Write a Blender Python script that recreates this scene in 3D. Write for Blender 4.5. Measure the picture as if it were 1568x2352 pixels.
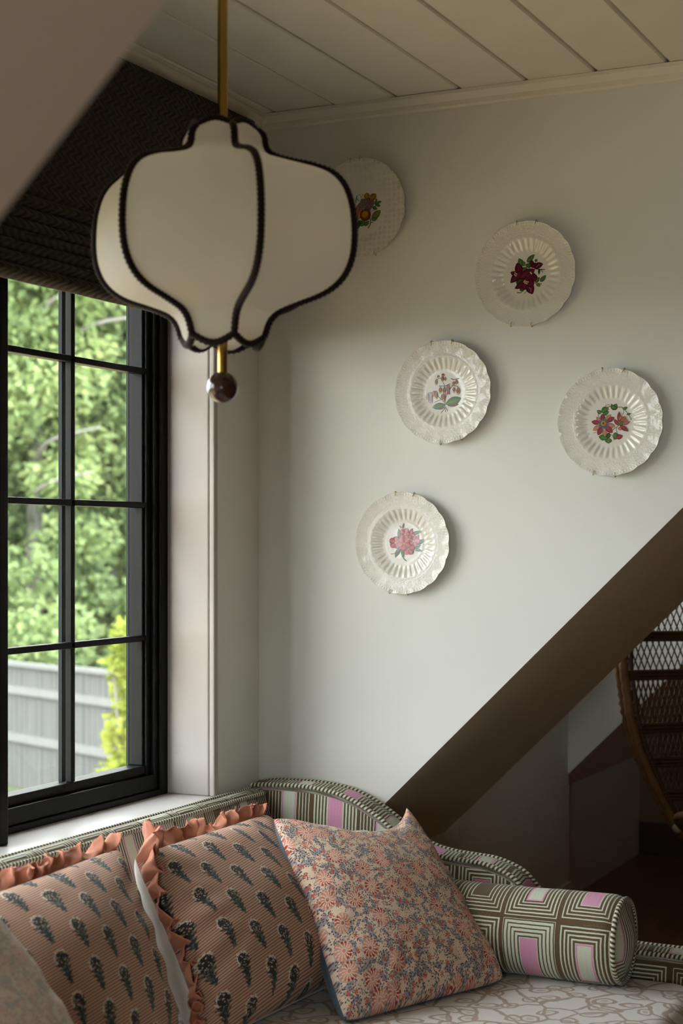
import bpy, bmesh, math, random
from mathutils import Vector, Matrix, noise

for _o in list(bpy.data.objects):
    bpy.data.objects.remove(_o)
SC = bpy.context.scene
COL = SC.collection
PI = math.pi

# ------------------------------------------------------------------ camera, sky, exposure
CAMP = Vector((2.154, -3.957, 1.46))
FWD = Vector((-0.4337, 0.9010, 0)).normalized()
RIGHT = Vector((FWD.y, -FWD.x, 0))
cam_d = bpy.data.cameras.new('camera')
cam = bpy.data.objects.new('camera', cam_d)
COL.objects.link(cam)
SC.camera = cam
cam.location = CAMP
cam.rotation_euler = (PI / 2, 0, math.atan2(-FWD.x, FWD.y))
cam_d.sensor_fit = 'VERTICAL'
cam_d.sensor_height = 36.0
cam_d.sensor_width = 24.0
cam_d.lens = 3794.0 / 2352.0 * 36.0
cam_d.shift_y = (1243.0 - 1176.0) / 2352.0
cam_d.clip_end = 200
cam_d.dof.use_dof = True
cam_d.dof.focus_distance = 4.15
cam_d.dof.aperture_fstop = 4.2

world = bpy.data.worlds.new('overcast_sky')
SC.world = world
world.use_nodes = True
_bg = world.node_tree.nodes['Background']
_bg.inputs[0].default_value = (0.97, 0.985, 1.0, 1)
_bg.inputs[1].default_value = 14.0

def portal(name, loc, rot, sx, sy):
    d = bpy.data.lights.new(name, 'AREA')
    d.shape = 'RECTANGLE'
    d.size, d.size_y = sx, sy
    d.cycles.is_portal = True
    o = bpy.data.objects.new(name, d)
    COL.objects.link(o)
    o.location = loc
    o.rotation_euler = rot
    return o
# sampling portals that lie in the window openings (they give no light of their own)
portal('window_portal', (-0.26, -1.448, 1.56), (0, -PI / 2, 0), 1.56, 2.4)
portal('far_window_portal', (-0.06, 1.675, 1.71), (0, -PI / 2, 0), 1.2, 0.6)
portal('added_window_portal', (2.6, -6.72, 1.55), (PI / 2, 0, 0), 1.1, 1.5)

SC.view_settings.view_transform = 'Standard'
SC.view_settings.look = 'None'
SC.view_settings.gamma = 1.0
SC.view_settings.use_curve_mapping = False
SC.view_settings.exposure = 0.0
SC.cycles.max_bounces = 8
SC.cycles.diffuse_bounces = 6
SC.cycles.glossy_bounces = 3
SC.cycles.use_adaptive_sampling = True
SC.cycles.adaptive_threshold = 0.04
SC.cycles.transparent_max_bounces = 24
SC.cycles.transmission_bounces = 4
SC.cycles.caustics_reflective = False
SC.cycles.caustics_refractive = False
SC.cycles.sample_clamp_indirect = 6.0

# ------------------------------------------------------------------ helpers
ORIG = {}

def props(o, label=None, cat=None, group=None, kind=None):
    if label: o['label'] = label
    if cat: o['category'] = cat
    if group: o['group'] = group
    if kind: o['kind'] = kind
    return o

def thing(name, loc, label=None, cat=None, group=None, kind=None):
    o = bpy.data.objects.new(name, None)
    o.empty_display_size = 0.05
    COL.objects.link(o)
    o.location = loc
    ORIG[o.name] = Vector(loc)
    return props(o, label, cat, group, kind)

def new_obj(name, me, parent=None, loc=None):
    o = bpy.data.objects.new(name, me)
    COL.objects.link(o)
    if parent is not None:
        o.parent = parent
        ORIG[o.name] = ORIG[parent.name].copy()
    else:
        ORIG[o.name] = Vector((0, 0, 0))
    if loc is not None:
        o.location = loc
    return o

class MB:
    """collects geometry in world coordinates"""
    def __init__(self):
        self.v = []; self.f = []; self.uv = []; self.col = []; self.mi = []
        self.cur = 0
    def add(self, vs, fs, uvs=None, cols=None):
        b = len(self.v)
        self.v += [tuple(p) for p in vs]
        for f in fs:
            self.f.append(tuple(b + i for i in f)); self.mi.append(self.cur)
        self.uv += list(uvs) if uvs else [(0, 0)] * len(vs)
        self.col += list(cols) if cols else [(1, 1, 1)] * len(vs)
        return self
    def box(self, x0, x1, y0, y1, z0, z1):
        vs = [(x, y, z) for x in (x0, x1) for y in (y0, y1) for z in (z0, z1)]
        return self.add(vs, [(0, 1, 3, 2), (4, 6, 7, 5), (0, 4, 5, 1), (2, 3, 7, 6), (0, 2, 6, 4), (1, 5, 7, 3)],
                        [(p[0] + p[1], p[2]) for p in vs])
    def prism(self, pts, axis, a0, a1):
        """polygon pts extruded along axis; pts are the two remaining coordinates in xyz order"""
        n = len(pts)
        def mk(p, a):
            q = list(p); q.insert(axis, a); return tuple(q)
        vs = [mk(p, a0) for p in pts] + [mk(p, a1) for p in pts]
        fs = [tuple(range(n)), tuple(range(2 * n - 1, n - 1, -1))]
        fs += [(i, (i + 1) % n, n + (i + 1) % n, n + i) for i in range(n)]
        return self.add(vs, fs)
    def tube(self, pts, r, n=8, closed=False, cap=True, twist=None):
        """pts list of Vector, r float or function(i, s, ang)"""
        pts = [Vector(p) for p in pts]
        m = len(pts)
        tang = []
        for i in range(m):
            a = pts[(i - 1) % m] if (closed or i > 0) else pts[i]
            b = pts[(i + 1) % m] if (closed or i < m - 1) else pts[i]
            t = (b - a)
            tang.append(t.normalized() if t.length > 1e-9 else Vector((0, 0, 1)))
        up = Vector((0, 0, 1)) if abs(tang[0].z) < 0.9 else Vector((1, 0, 0))
        nrm = (up - tang[0] * up.dot(tang[0])).normalized()
        vs, uvs = [], []
        s = 0.0
        for i in range(m):
            if i > 0:
                s += (pts[i] - pts[i - 1]).length
                nrm = (nrm - tang[i] * nrm.dot(tang[i]))
                nrm = nrm.normalized() if nrm.length > 1e-6 else Vector((1, 0, 0))
            bn = tang[i].cross(nrm)
            for k in range(n):
                a = 2 * PI * k / n
                rr = r(i, s, a) if callable(r) else r
                vs.append(pts[i] + (nrm * math.cos(a) + bn * math.sin(a)) * rr)
                uvs.append((s, k / n))
        fs = []
        for i in range(m if closed else m - 1):
            j = (i + 1) % m
            for k in range(n):
                k2 = (k + 1) % n
                fs.append((i * n + k, j * n + k, j * n + k2, i * n + k2))
        if cap and not closed:
            fs.append(tuple(range(n))); fs.append(tuple(range(m * n - 1, m * n - n - 1, -1)))
        return self.add(vs, fs, uvs)
    def lathe(self, prof, c, n=32):
        vs = []
        for r, z in prof:
            for k in range(n):
                a = 2 * PI * k / n
                vs.append((c[0] + r * math.cos(a), c[1] + r * math.sin(a), c[2] + z))
        fs = []
        m = len(prof)
        for i in range(m - 1):
            for k in range(n):
                k2 = (k + 1) % n
                fs.append((i * n + k, i * n + k2, (i + 1) * n + k2, (i + 1) * n + k))
        fs.append(tuple(range(n - 1, -1, -1))); fs.append(tuple(range((m - 1) * n, m * n)))
        return self.add(vs, fs)
    def mesh(self, name, mats, off=(0, 0, 0), smooth=False, uv=False, col=False, recalc=True):
        me = bpy.data.meshes.new(name)
        ox, oy, oz = off
        me.from_pydata([(x - ox, y - oy, z - oz) for x, y, z in self.v], [], self.f)
        if not isinstance(mats, (list, tuple)): mats = [mats]
        for m in mats: me.materials.append(m)
        if len(mats) > 1:
            me.polygons.foreach_set('material_index', self.mi)
        if uv:
            l = me.uv_layers.new(name='UVMap')
            li = [0] * len(me.loops); me.loops.foreach_get('vertex_index', li)
            flat = []
            for i in li: flat += self.uv[i]
            l.data.foreach_set('uv', flat)
        if col:
            ca = me.color_attributes.new('Col', 'FLOAT_COLOR', 'POINT')
            flat = []
            for c in self.col: flat += [c[0], c[1], c[2], 1.0]
            ca.data.foreach_set('color', flat)
        if recalc:
            bm = bmesh.new(); bm.from_mesh(me)
            bmesh.ops.recalc_face_normals(bm, faces=bm.faces)
            bm.to_mesh(me); bm.free()
        if smooth:
            me.polygons.foreach_set('use_smooth', [True] * len(me.polygons))
        me.update()
        return me
    def build(self, name, mats, parent=None, smooth=False, uv=False, col=False, bevel=0, recalc=True, autos=False):
        off = ORIG[parent.name] if parent is not None else (0, 0, 0)
        me = self.mesh(name, mats, off, smooth, uv, col, recalc)
        if autos:
            me.polygons.foreach_set('use_smooth', [True] * len(me.polygons))
            me.set_sharp_from_angle(angle=math.radians(40))
        o = new_obj(name, me, parent)
        if bevel:
            b = o.modifiers.new('bevel', 'BEVEL'); b.width = bevel; b.segments = 2; b.limit_method = 'ANGLE'
        return o

def struct(o, label, cat):
    return props(o, label, cat, kind='structure')

# ------------------------------------------------------------------ node expressions
class X:
    def __init__(s, nt, v): s.nt, s.v = nt, v
    def _m(s, op, *a):
        n = s.nt.nodes.new('ShaderNodeMath'); n.operation = op
        for i, q in enumerate((s,) + a):
            q = q.v if isinstance(q, X) else q
            if isinstance(q, (int, float)): n.inputs[i].default_value = q
            else: s.nt.links.new(q, n.inputs[i])
        return X(s.nt, n.outputs[0])
    def __add__(s, o): return s._m('ADD', o)
    def __radd__(s, o): return s._m('ADD', o)
    def __sub__(s, o): return s._m('SUBTRACT', o)
    def __rsub__(s, o): return X(s.nt, o)._m('SUBTRACT', s)
    def __mul__(s, o): return s._m('MULTIPLY', o)
    def __rmul__(s, o): return s._m('MULTIPLY', o)
    def __truediv__(s, o): return s._m('DIVIDE', o)
    def floor(s): return s._m('FLOOR')
    def fract(s): return s._m('FRACT')
    def abs(s): return s._m('ABSOLUTE')
    def sin(s): return s._m('SINE')
    def sqrt(s): return s._m('SQRT')
    def max(s, o): return s._m('MAXIMUM', o)
    def min(s, o): return s._m('MINIMUM', o)
    def gt(s, o): return s._m('GREATER_THAN', o)
    def lt(s, o): return s._m('LESS_THAN', o)
    def mod(s, o): return s._m('FLOORED_MODULO', o)
    def atan2(s, o): return s._m('ARCTAN2', o)
    def sat(s):
        r = s._m('ADD', 0.0); r.v.node.use_clamp = True; return r
    def step(s, e0, e1):
        n = s.nt.nodes.new('ShaderNodeMapRange'); n.interpolation_type = 'SMOOTHSTEP'
        s.nt.links.new(s.v, n.inputs[0])
        n.inputs[1].default_value, n.inputs[2].default_value = e0, e1
        return X(s.nt, n.outputs[0])

class MT:
    """small material builder"""
    def __init__(self, name, rough=0.6, color=(0.5, 0.5, 0.5), metal=0.0, spec=0.5, sheen=0.0, coat=0.0):
        self.m = bpy.data.materials.new(name); self.m.use_nodes = True
        self.nt = self.m.node_tree
        self.b = self.nt.nodes['Principled BSDF']
        self.out = self.nt.nodes['Material Output']
        self.set('Base Color', color); self.set('Roughness', rough); self.set('Metallic', metal)
        self.set('Specular IOR Level', spec); self.set('Sheen Weight', sheen); self.set('Coat Weight', coat)
    def set(self, k, v):
        i = self.b.inputs[k]
        if isinstance(v, X): self.nt.links.new(v.v, i)
        elif isinstance(v, tuple) and len(v) == 3: i.default_value = (*v, 1)
        else: i.default_value = v
    def x(self, v): return X(self.nt, v)
    def coord(self, kind='Object'):
        n = self.nt.nodes.new('ShaderNodeTexCoord'); return n.outputs[kind]
    def sep(self, sock):
        n = self.nt.nodes.new('ShaderNodeSeparateXYZ'); self.nt.links.new(sock, n.inputs[0])
        return [X(self.nt, o) for o in n.outputs]
    def vec(self, *c):
        n = self.nt.nodes.new('ShaderNodeCombineXYZ')
        for i, q in enumerate(c):
            q = q.v if isinstance(q, X) else q
            if isinstance(q, (int, float)): n.inputs[i].default_value = q
            else: self.nt.links.new(q, n.inputs[i])
        return n.outputs[0]
    def noise(self, sock, scale, detail=2.0, rough=0.5, dist=0.0, color=False):
        n = self.nt.nodes.new('ShaderNodeTexNoise')
        if sock is not None: self.nt.links.new(sock, n.inputs['Vector'])
        n.inputs['Scale'].default_value = scale; n.inputs['Detail'].default_value = detail
        n.inputs['Roughness'].default_value = rough; n.inputs['Distortion'].default_value = dist
        return n.outputs['Color'] if color else X(self.nt, n.outputs['Fac'])
    def voro(self, sock, scale, feature='F1', rnd=1.0, dim='3D'):
        n = self.nt.nodes.new('ShaderNodeTexVoronoi'); n.voronoi_dimensions = dim
        n.feature = feature
        self.nt.links.new(sock, n.inputs['Vector'])
        n.inputs['Scale'].default_value = scale; n.inputs['Randomness'].default_value = rnd
        return n
    def white(self, sock):
        n = self.nt.nodes.new('ShaderNodeTexWhiteNoise'); n.noise_dimensions = '3D'
        self.nt.links.new(sock, n.inputs['Vector']); return X(self.nt, n.outputs['Value'])
    def mix(self, f, a, b):
        n = self.nt.nodes.new('ShaderNodeMix'); n.data_type = 'RGBA'
        for i, q in ((0, f), (6, a), (7, b)):
            q = q.v if isinstance(q, X) else q
            if isinstance(q, (int, float)): n.inputs[i].default_value = q
            elif isinstance(q, tuple): n.inputs[i].default_value = (*q, 1)
            else: self.nt.links.new(q, n.inputs[i])
        return X(self.nt, n.outputs[2])
    def bump(self, h, strength=0.3, dist=0.002):
        n = self.nt.nodes.new('ShaderNodeBump')
        n.inputs['Strength'].default_value = strength; n.inputs['Distance'].default_value = dist
        self.nt.links.new(h.v, n.inputs['Height'])
        self.nt.links.new(n.outputs[0], self.b.inputs['Normal'])
        return n

def paint(name, color, rough=0.55, bump=0.05, var=0.04, scale=3.0, spec=0.35):
    t = MT(name, rough, color, spec=spec)
    c = t.coord()
    n = t.noise(c, scale, 3)
    dk = tuple(q * (1 - var) for q in color); lt = tuple(min(1, q * (1 + var)) for q in color)
    t.set('Base Color', t.mix(n, dk, lt))
    t.bump(t.noise(c, 260, 2), bump, 0.001)
    return t.m

def fabric_plain(name, color, rough=0.85, scale=500, sheen=0.15):
    t = MT(name, rough, color, spec=0.2, sheen=sheen)
    c = t.coord()
    n = t.noise(c, 14, 3)
    t.set('Base Color', t.mix(n, tuple(q * .82 for q in color), tuple(min(1, q * 1.12) for q in color)))
    t.bump(t.noise(c, scale, 2), 0.25, 0.0006)
    return t.m

M = {}
M['wall'] = paint('wall_paint', (0.715, 0.72, 0.675), 0.5)
M['slope'] = paint('slope_paint', (0.79, 0.715, 0.60), 0.55)
M['ceil'] = paint('ceiling_paint', (0.74, 0.725, 0.655), 0.5, var=0.06, scale=5)
M['trim'] = paint('trim_paint', (0.43, 0.40, 0.375), 0.45)
M['crown'] = paint('crown_paint', (0.75, 0.73, 0.65), 0.45)
M['sill'] = paint('sill_paint', (0.58, 0.565, 0.555), 0.3)
M['black'] = paint('black_window_paint', (0.0048, 0.0052, 0.0055), 0.42, 0.03, spec=0.13)
M['extpaint'] = paint('outer_frame_paint', (0.014, 0.020, 0.020), 0.5, 0.03, spec=0.15)
M['brass'] = MT('brass', 0.28, (0.42, 0.27, 0.07), metal=1.0).m
M['gold'] = MT('gold_wire', 0.3, (0.52, 0.36, 0.12), metal=1.0).m
M['ball'] = MT('dark_wood_ball', 0.22, (0.055, 0.02, 0.012), coat=0.6).m
M['white_cotton'] = fabric_plain('white_cotton', (0.78, 0.75, 0.70))
M['coral'] = fabric_plain('coral_cotton', (0.50, 0.205, 0.13), 0.8)
M['slate'] = fabric_plain('slate_blue_linen', (0.075, 0.115, 0.155), 0.8)

def mk_glass():
    t = MT('window_glass')
    nt = t.nt
    nt.nodes.remove(t.b)
    tr = nt.nodes.new('ShaderNodeBsdfTransparent'); tr.inputs[0].default_value = (0.97, 0.985, 0.975, 1)
    gl = nt.nodes.new('ShaderNodeBsdfGlossy'); gl.inputs['Roughness'].default_value = 0.02
    lw = nt.nodes.new('ShaderNodeLayerWeight'); lw.inputs[0].default_value = 0.5
    fr = ((X(nt, lw.outputs['Facing']))._m('POWER', 5.0) * 0.38 + 0.012).v.node
    mx = nt.nodes.new('ShaderNodeMixShader')
    nt.links.new(fr.outputs[0], mx.inputs[0]); nt.links.new(tr.outputs[0], mx.inputs[1]); nt.links.new(gl.outputs[0], mx.inputs[2])
    nt.links.new(mx.outputs[0], t.out.inputs[0])
    return t.m
M['glass'] = mk_glass()

def mk_screen():
    t = MT('insect_screen_mesh')
    nt = t.nt
    nt.nodes.remove(t.b)
    c = t.coord()
    x, y, z = t.sep(c)
    g = t.noise(c, 6, 1) * 0.06 + 0.19
    tr = nt.nodes.new('ShaderNodeBsdfTransparent')
    df = nt.nodes.new('ShaderNodeBsdfDiffuse'); df.inputs[0].default_value = (0.24, 0.25, 0.24, 1)
    mx = nt.nodes.new('ShaderNodeMixShader')
    nt.links.new(g.v, mx.inputs[0]); nt.links.new(tr.outputs[0], mx.inputs[1]); nt.links.new(df.outputs[0], mx.inputs[2])
    nt.links.new(mx.outputs[0], t.out.inputs[0])
    return t.m
M['screen'] = mk_screen()

def mk_floor():
    t = MT('dark_wood_floor', 0.4, (0.12, 0.06, 0.03))
    c = t.coord(); x, y, z = t.sep(c)
    b = t.white(t.vec((x * 8.0).floor(), 0.0, 0.0))
    g = t.noise(t.vec(x * 40.0, y * 2.0, b * 10.0), 1.0, 4)
    t.set('Base Color', t.mix(g * 0.6 + b * 0.4, (0.17, 0.092, 0.045), (0.38, 0.22, 0.11)))
    t.bump(((x * 8.0).fract() - 0.5).abs().gt(0.49) * -1.0, 0.4, 0.004)
    return t.m
M['floor'] = mk_floor()

def mk_blind():
    t = MT('dark_brown_woven_fabric', 0.9, (0.03, 0.024, 0.016), spec=0.15, sheen=0.1)
    c = t.coord(); x, y, z = t.sep(c)
    q = y * 75.0 + (z * 210.0).sin() * 0.9
    h = (q * 2 * PI * 0.5).sin() * 0.5 + 0.5
    n = t.noise(c, 90, 2)
    t.set('Base Color', t.mix((h * 0.6 + n * 0.5 - 0.1).sat(), (0.020, 0.0155, 0.010), (0.055, 0.045, 0.026)))
    t.bump(h + n * 0.5, 0.5, 0.003)
    return t.m
M['blind'] = mk_blind()

def mk_shade():
    t = MT('white_shade_fabric')
    nt = t.nt
    nt.nodes.remove(t.b)
    df = nt.nodes.new('ShaderNodeBsdfDiffuse'); df.inputs[0].default_value = (0.95, 0.93, 0.885, 1)
    tl = nt.nodes.new('ShaderNodeBsdfTranslucent'); tl.inputs[0].default_value = (0.96, 0.945, 0.90, 1)
    mx = nt.nodes.new('ShaderNodeMixShader'); mx.inputs[0].default_value = 0.58
    nt.links.new(df.outputs[0], mx.inputs[1]); nt.links.new(tl.outputs[0], mx.inputs[2])
    nt.links.new(mx.outputs[0], t.out.inputs[0])
    return t.m
M['shade'] = mk_shade()
M['braid'] = fabric_plain('dark_brown_braid', (0.022, 0.012, 0.011), 0.9, 900, 0.2)

def mk_ceramic(name, kind):
    t = MT(name, 0.16, (0.74, 0.72, 0.66), coat=0.5)
    u, v, _ = t.sep(t.coord('UV'))              # u, v: position on the plate in plate radii
    r = (u * u + v * v).sqrt()
    cv = t.vec(u, v, 0.0)
    if kind == 'flute':
        vo = t.voro(cv, 26, 'F1'); e = X(t.nt, vo.outputs['Distance'])
        fine = t.noise(cv, 60, 3, 0.6, 0.6)
        band = r.step(0.69, 0.72)
        ang = u.atan2(v)
        bead = (ang * 110.0).sin() * (((r - 0.955).abs()).lt(0.02))
        rings = ((r - 0.74).abs().lt(0.006)).max((r - 0.90).abs().lt(0.006))
        h = (e * 0.9 + fine * 1.3) * band + bead * 0.45 + rings * 0.7
        t.bump(h, 0.4, 0.0018)
    else:
        vo = t.voro(cv, 9.5, 'F1', 0.25); e = X(t.nt, vo.outputs['Distance'])
        band = r.step(0.52, 0.60)
        h = ((e * 30.0).sin() * (0.5 - e).max(0.0) * 2.0) * band
        t.bump(h, 0.6, 0.003)
    return t.m
M['ceramic'] = mk_ceramic('cream_fluted_ceramic', 'flute')
M['ceramic2'] = mk_ceramic('cream_daisy_embossed_ceramic', 'daisy')

def mk_vcol(name, rough=0.2):
    t = MT(name, rough, coat=0.4)
    n = t.nt.nodes.new('ShaderNodeVertexColor'); n.layer_name = 'Col'
    t.nt.links.new(n.outputs[0], t.b.inputs['Base Color'])
    return t.m
M['print'] = mk_vcol('painted_print')

def mk_geo(name='brown_geometric_weave'):
    t = MT(name, 0.9, spec=0.15, sheen=0.2)
    u, v, _ = t.sep(t.coord('UV'))
    W, H = 0.135, 0.205
    tu = u / W; tv = v / H
    i, j = tu.floor(), tv.floor()
    fu = (tu.fract() - 0.5) * W; fv = (tv.fract() - 0.5) * H
    d = fu.abs().max(fv.abs() - (H - W) / 2)
    r1 = t.white(t.vec(i, j, 0.5)); r2 = t.white(t.vec(i, j, 7.5))
    wob = t.noise(t.vec(u, v, 0.0), 60, 2) * 0.0016
    st = ((d + wob) * (2 * PI / 0.0092) + r2 * 6.0).sin()
    thr = (r1 - 0.4) * 1.3 + t.noise(t.vec(i * 3.3, j * 2.1, d * 20.0), 1.0, 1) * 0.8 - 0.4
    stripe = (st - thr).step(-0.12, 0.12)
    fz = t.noise(t.vec(u, v, 0.0), 420, 2)
    brown = t.mix(fz, (0.055, 0.035, 0.017), (0.16, 0.108, 0.056))
    pale = t.mix(fz, (0.44, 0.47, 0.38), (0.66, 0.70, 0.58))
    c = t.mix(stripe, brown, pale)
    c = t.mix(d.gt(0.064), c, brown)
    par = (i + j).mod(2.0)
    cen = d.lt(0.0205)
    pink = t.mix(fz, (0.54, 0.22, 0.36), (0.70, 0.36, 0.52))
    pb = t.mix(d.gt(0.0165), pale, pink)
    cc = t.mix(par.lt(0.5), pb, t.mix(r1.gt(0.8), pink, brown))
    c = t.mix(cen, c, cc)
    t.set('Base Color', c)
    t.bump(stripe * 0.6 + fz, 0.5, 0.0015)
    return t.m
M['geo'] = mk_geo()

def mk_cord():
    t = MT('striped_cord', 0.9, spec=0.15, sheen=0.2)
    u, v, _ = t.sep(t.coord('UV'))
    q = (u / 0.011 + v).fract()
    s = (q - 0.5).abs().step(0.2, 0.3)
    t.set('Base Color', t.mix(s, (0.62, 0.64, 0.52), (0.085, 0.055, 0.027)))
    t.bump(t.noise(t.vec(u, v, 0.0), 300, 2), 0.4, 0.001)
    return t.m
M['cord'] = mk_cord()

def mk_sprig():
    t = MT('striped_sprig_cotton', 0.85, spec=0.2, sheen=0.1)
    u, v, _ = t.sep(t.coord('UV'))
    uvv = t.vec(u, v, 0.0)
    s = ((v + t.noise(uvv, 12, 1) * 0.001) * (2 * PI / 0.0072)).sin().step(-0.1, 0.5)
    fz = t.noise(uvv, 700, 2)
    base = t.mix(s, t.mix(fz, (0.50, 0.29, 0.20), (0.62, 0.39, 0.29)), (0.20, 0.115, 0.08))
    CW, RH = 0.076, 0.108
    tu = u / CW; i = tu.floor()
    tv = v / RH + i.mod(2.0) * 0.5
    x = (tu.fract() - 0.5) * CW + t.noise(uvv, 90, 1) * 0.002 - 0.001
    y = (tv.fract() - 0.5) * RH
    # head
    G = 1.36
    x, y = x / G, y / G
    hy = y - 0.0125
    rr = (x * x * 1.25 + hy * hy).sqrt()
    ang = x.atan2(hy)
    edge = 0.0150 + (ang * 11.0).sin() * 0.0012
    head = rr.lt(edge)
    ring = head * rr.gt(0.0112) * (hy - x * 0.5).gt(-0.003)
    vo = t.voro(uvv, 200, 'F1', 1.0); sp = X(t.nt, vo.outputs['Distance'])
    speck = sp.lt(0.34)
    # stalk of leaves
    k = (y * -1.0 + 0.004)             # 0 at the head, grows downwards
    wv = (0.0165 - k * 0.30) * (1.08 - (k / 0.0098).fract() * 0.74)
    leaf = x.abs().lt(wv) * k.gt(0.0) * k.lt(0.041)
    dark = t.mix(sp.step(0.25, 0.5), (0.145, 0.175, 0.15), (0.032, 0.042, 0.040))
    headc = t.mix(speck, (0.034, 0.034, 0.034), (0.50, 0.40, 0.30))
    headc = t.mix(ring * t.noise(uvv, 240, 1).gt(0.42), headc, (0.64, 0.55, 0.44))
    c = t.mix(leaf, base, dark)
    c = t.mix(head, c, headc)
    t.set('Base Color', c)
    t.bump(s + fz * 0.4, 0.25, 0.0008)
    return t.m
M['sprig'] = mk_sprig()

def mk_floral(name, fade=0.0):
    t = MT(name, 0.85, spec=0.2, sheen=0.1)
    u, v, _ = t.sep(t.coord('UV'))
    uvv = t.vec(u, v, 0.0)
    nz = t.noise(uvv, 700, 2)
    c = t.mix(nz, (0.60, 0.43, 0.31), (0.80, 0.64, 0.51))
    # grey-blue foliage blotches
    g = t.noise(uvv, 42, 4, 0.65, 0.8)
    c = t.mix((g - 0.5).step(0.0, 0.06), c, (0.30, 0.285, 0.295))
    # dark specks and stems
    vs = t.voro(uvv, 190, 'F1', 1.0, '2D'); sd = X(t.nt, vs.outputs['Distance'])
    c = t.mix(sd.lt(0.30) * g.gt(0.44), c, (0.085, 0.05, 0.055))
    # small red flowers
    v2 = t.voro(uvv, 46, 'F1', 0.9, '2D'); d2 = X(t.nt, v2.outputs['Distance'])
    p2 = t.sep(v2.outputs['Position'])
    a2 = (u - p2[0]).atan2(v - p2[1])
    rnd2 = t.sep(v2.outputs['Color'])[0]
    m2 = d2.lt(0.27) * rnd2.gt(0.55) * ((a2 * 6.0).sin().gt(-0.2)).max(d2.lt(0.1))
    c = t.mix(m2, c, t.mix(nz, (0.42, 0.055, 0.03), (0.58, 0.17, 0.11)))
    # big rosettes
    v1 = t.voro(uvv, 17, 'F1', 0.6, '2D'); d1 = X(t.nt, v1.outputs['Distance'])
    p1 = t.sep(v1.outputs['Position'])
    a1 = (u - p1[0]).atan2(v - p1[1])
    rnd = t.sep(v1.outputs['Color'])
    pet = (a1 * 13.0).sin()
    disc = d1.lt(0.37) * rnd[0].gt(0.42)
    c = t.mix(disc, c, t.mix(nz, (0.66, 0.47, 0.36), (0.80, 0.62, 0.50)))
    m = disc * (((d1 - 0.30).abs().lt(0.045) * (a1 * 13.0 + 1.5).sin().gt(-0.55)).max((d1 - 0.19).abs().lt(0.085) * pet.gt(0.05)).max(d1.lt(0.07)))
    red = t.mix(t.noise(uvv, 45, 2).step(0.40, 0.56), (0.33, 0.03, 0.02), (0.60, 0.27, 0.20))
    c = t.mix(m, c, red)
    ringc = disc * (d1 - 0.37).abs().lt(0.02)
    c = t.mix(ringc, c, (0.36, 0.30, 0.29))
    if fade:
        c = t.mix(fade, c, (0.82, 0.80, 0.74))
    t.set('Base Color', c)
    t.bump(t.noise(uvv, 500, 2), 0.2, 0.0006)
    return t.m
M['floral'] = mk_floral('red_floral_cotton')
M['floral2'] = mk_floral('faded_floral_cotton', 0.45)

def mk_seat():
    t = MT('cream_scribble_cotton', 0.85, spec=0.2, sheen=0.1)
    u, v, _ = t.sep(t.coord('UV'))
    w1 = t.noise(t.vec(u, v, 0.0), 9, 2)
    w2 = t.noise(t.vec(v, u, 4.0), 9, 2)
    uvv = t.vec(u + w1 * 0.07, v + w2 * 0.07, 0.0)
    ve = t.voro(uvv, 11, 'DISTANCE_TO_EDGE', 1.0, '2D'); e = X(t.nt, ve.outputs['Distance'])
    vf = t.voro(uvv, 14, 'F1', 0.8, '2D'); d = X(t.nt, vf.outputs['Distance'])
    line = 1.0 - e.step(0.03, 0.065)
    ring = 1.0 - ((d - 0.27).abs()).step(0.035, 0.075)
    dot = 1.0 - d.step(0.09, 0.14)
    nz = t.noise(uvv, 240, 2)
    base = t.mix(nz, (0.60, 0.57, 0.55), (0.74, 0.72, 0.70))
    c = t.mix((line.max(ring).max(dot * 0.5) * (0.55 + nz * 0.5)).sat(), base, (0.33, 0.24, 0.175))
    t.set('Base Color', c)
    t.bump(line.max(ring) * -1.0 + nz * 0.3, 0.3, 0.0015)
    return t.m
M['seat'] = mk_seat()

def mk_rattan(name, c1, c2):
    t = MT(name, 0.45, c1, spec=0.4)
    c = t.coord()
    t.set('Base Color', t.mix(t.noise(c, 40, 3), c1, c2))
    t.bump(t.noise(c, 300, 2), 0.3, 0.001)
    return t.m
M['rattan'] = mk_rattan('brown_rattan', (0.10, 0.045, 0.016), (0.21, 0.105, 0.04))
M['rattan_dark'] = mk_rattan('dark_rattan', (0.045, 0.022, 0.01), (0.09, 0.045, 0.02))
M['darkwood'] = mk_rattan('dark_wood', (0.05, 0.025, 0.014), (0.09, 0.045, 0.025))

def mk_fence():
    t = MT('weathered_grey_wood', 0.85)
    c = t.coord('Object'); x, y, z = t.sep(c)
    n = t.noise(t.vec(x * 14.0, y * 14.0, z * 1.3), 1.0, 4, 0.6)
    t.set('Base Color', t.mix(n, (0.045, 0.046, 0.044), (0.10, 0.102, 0.098)))
    return t.m
M['fence'] = mk_fence()
M['rail'] = paint('pale_weathered_rail', (0.125, 0.127, 0.122), 0.85, 0.2, 0.2, 9)

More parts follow.
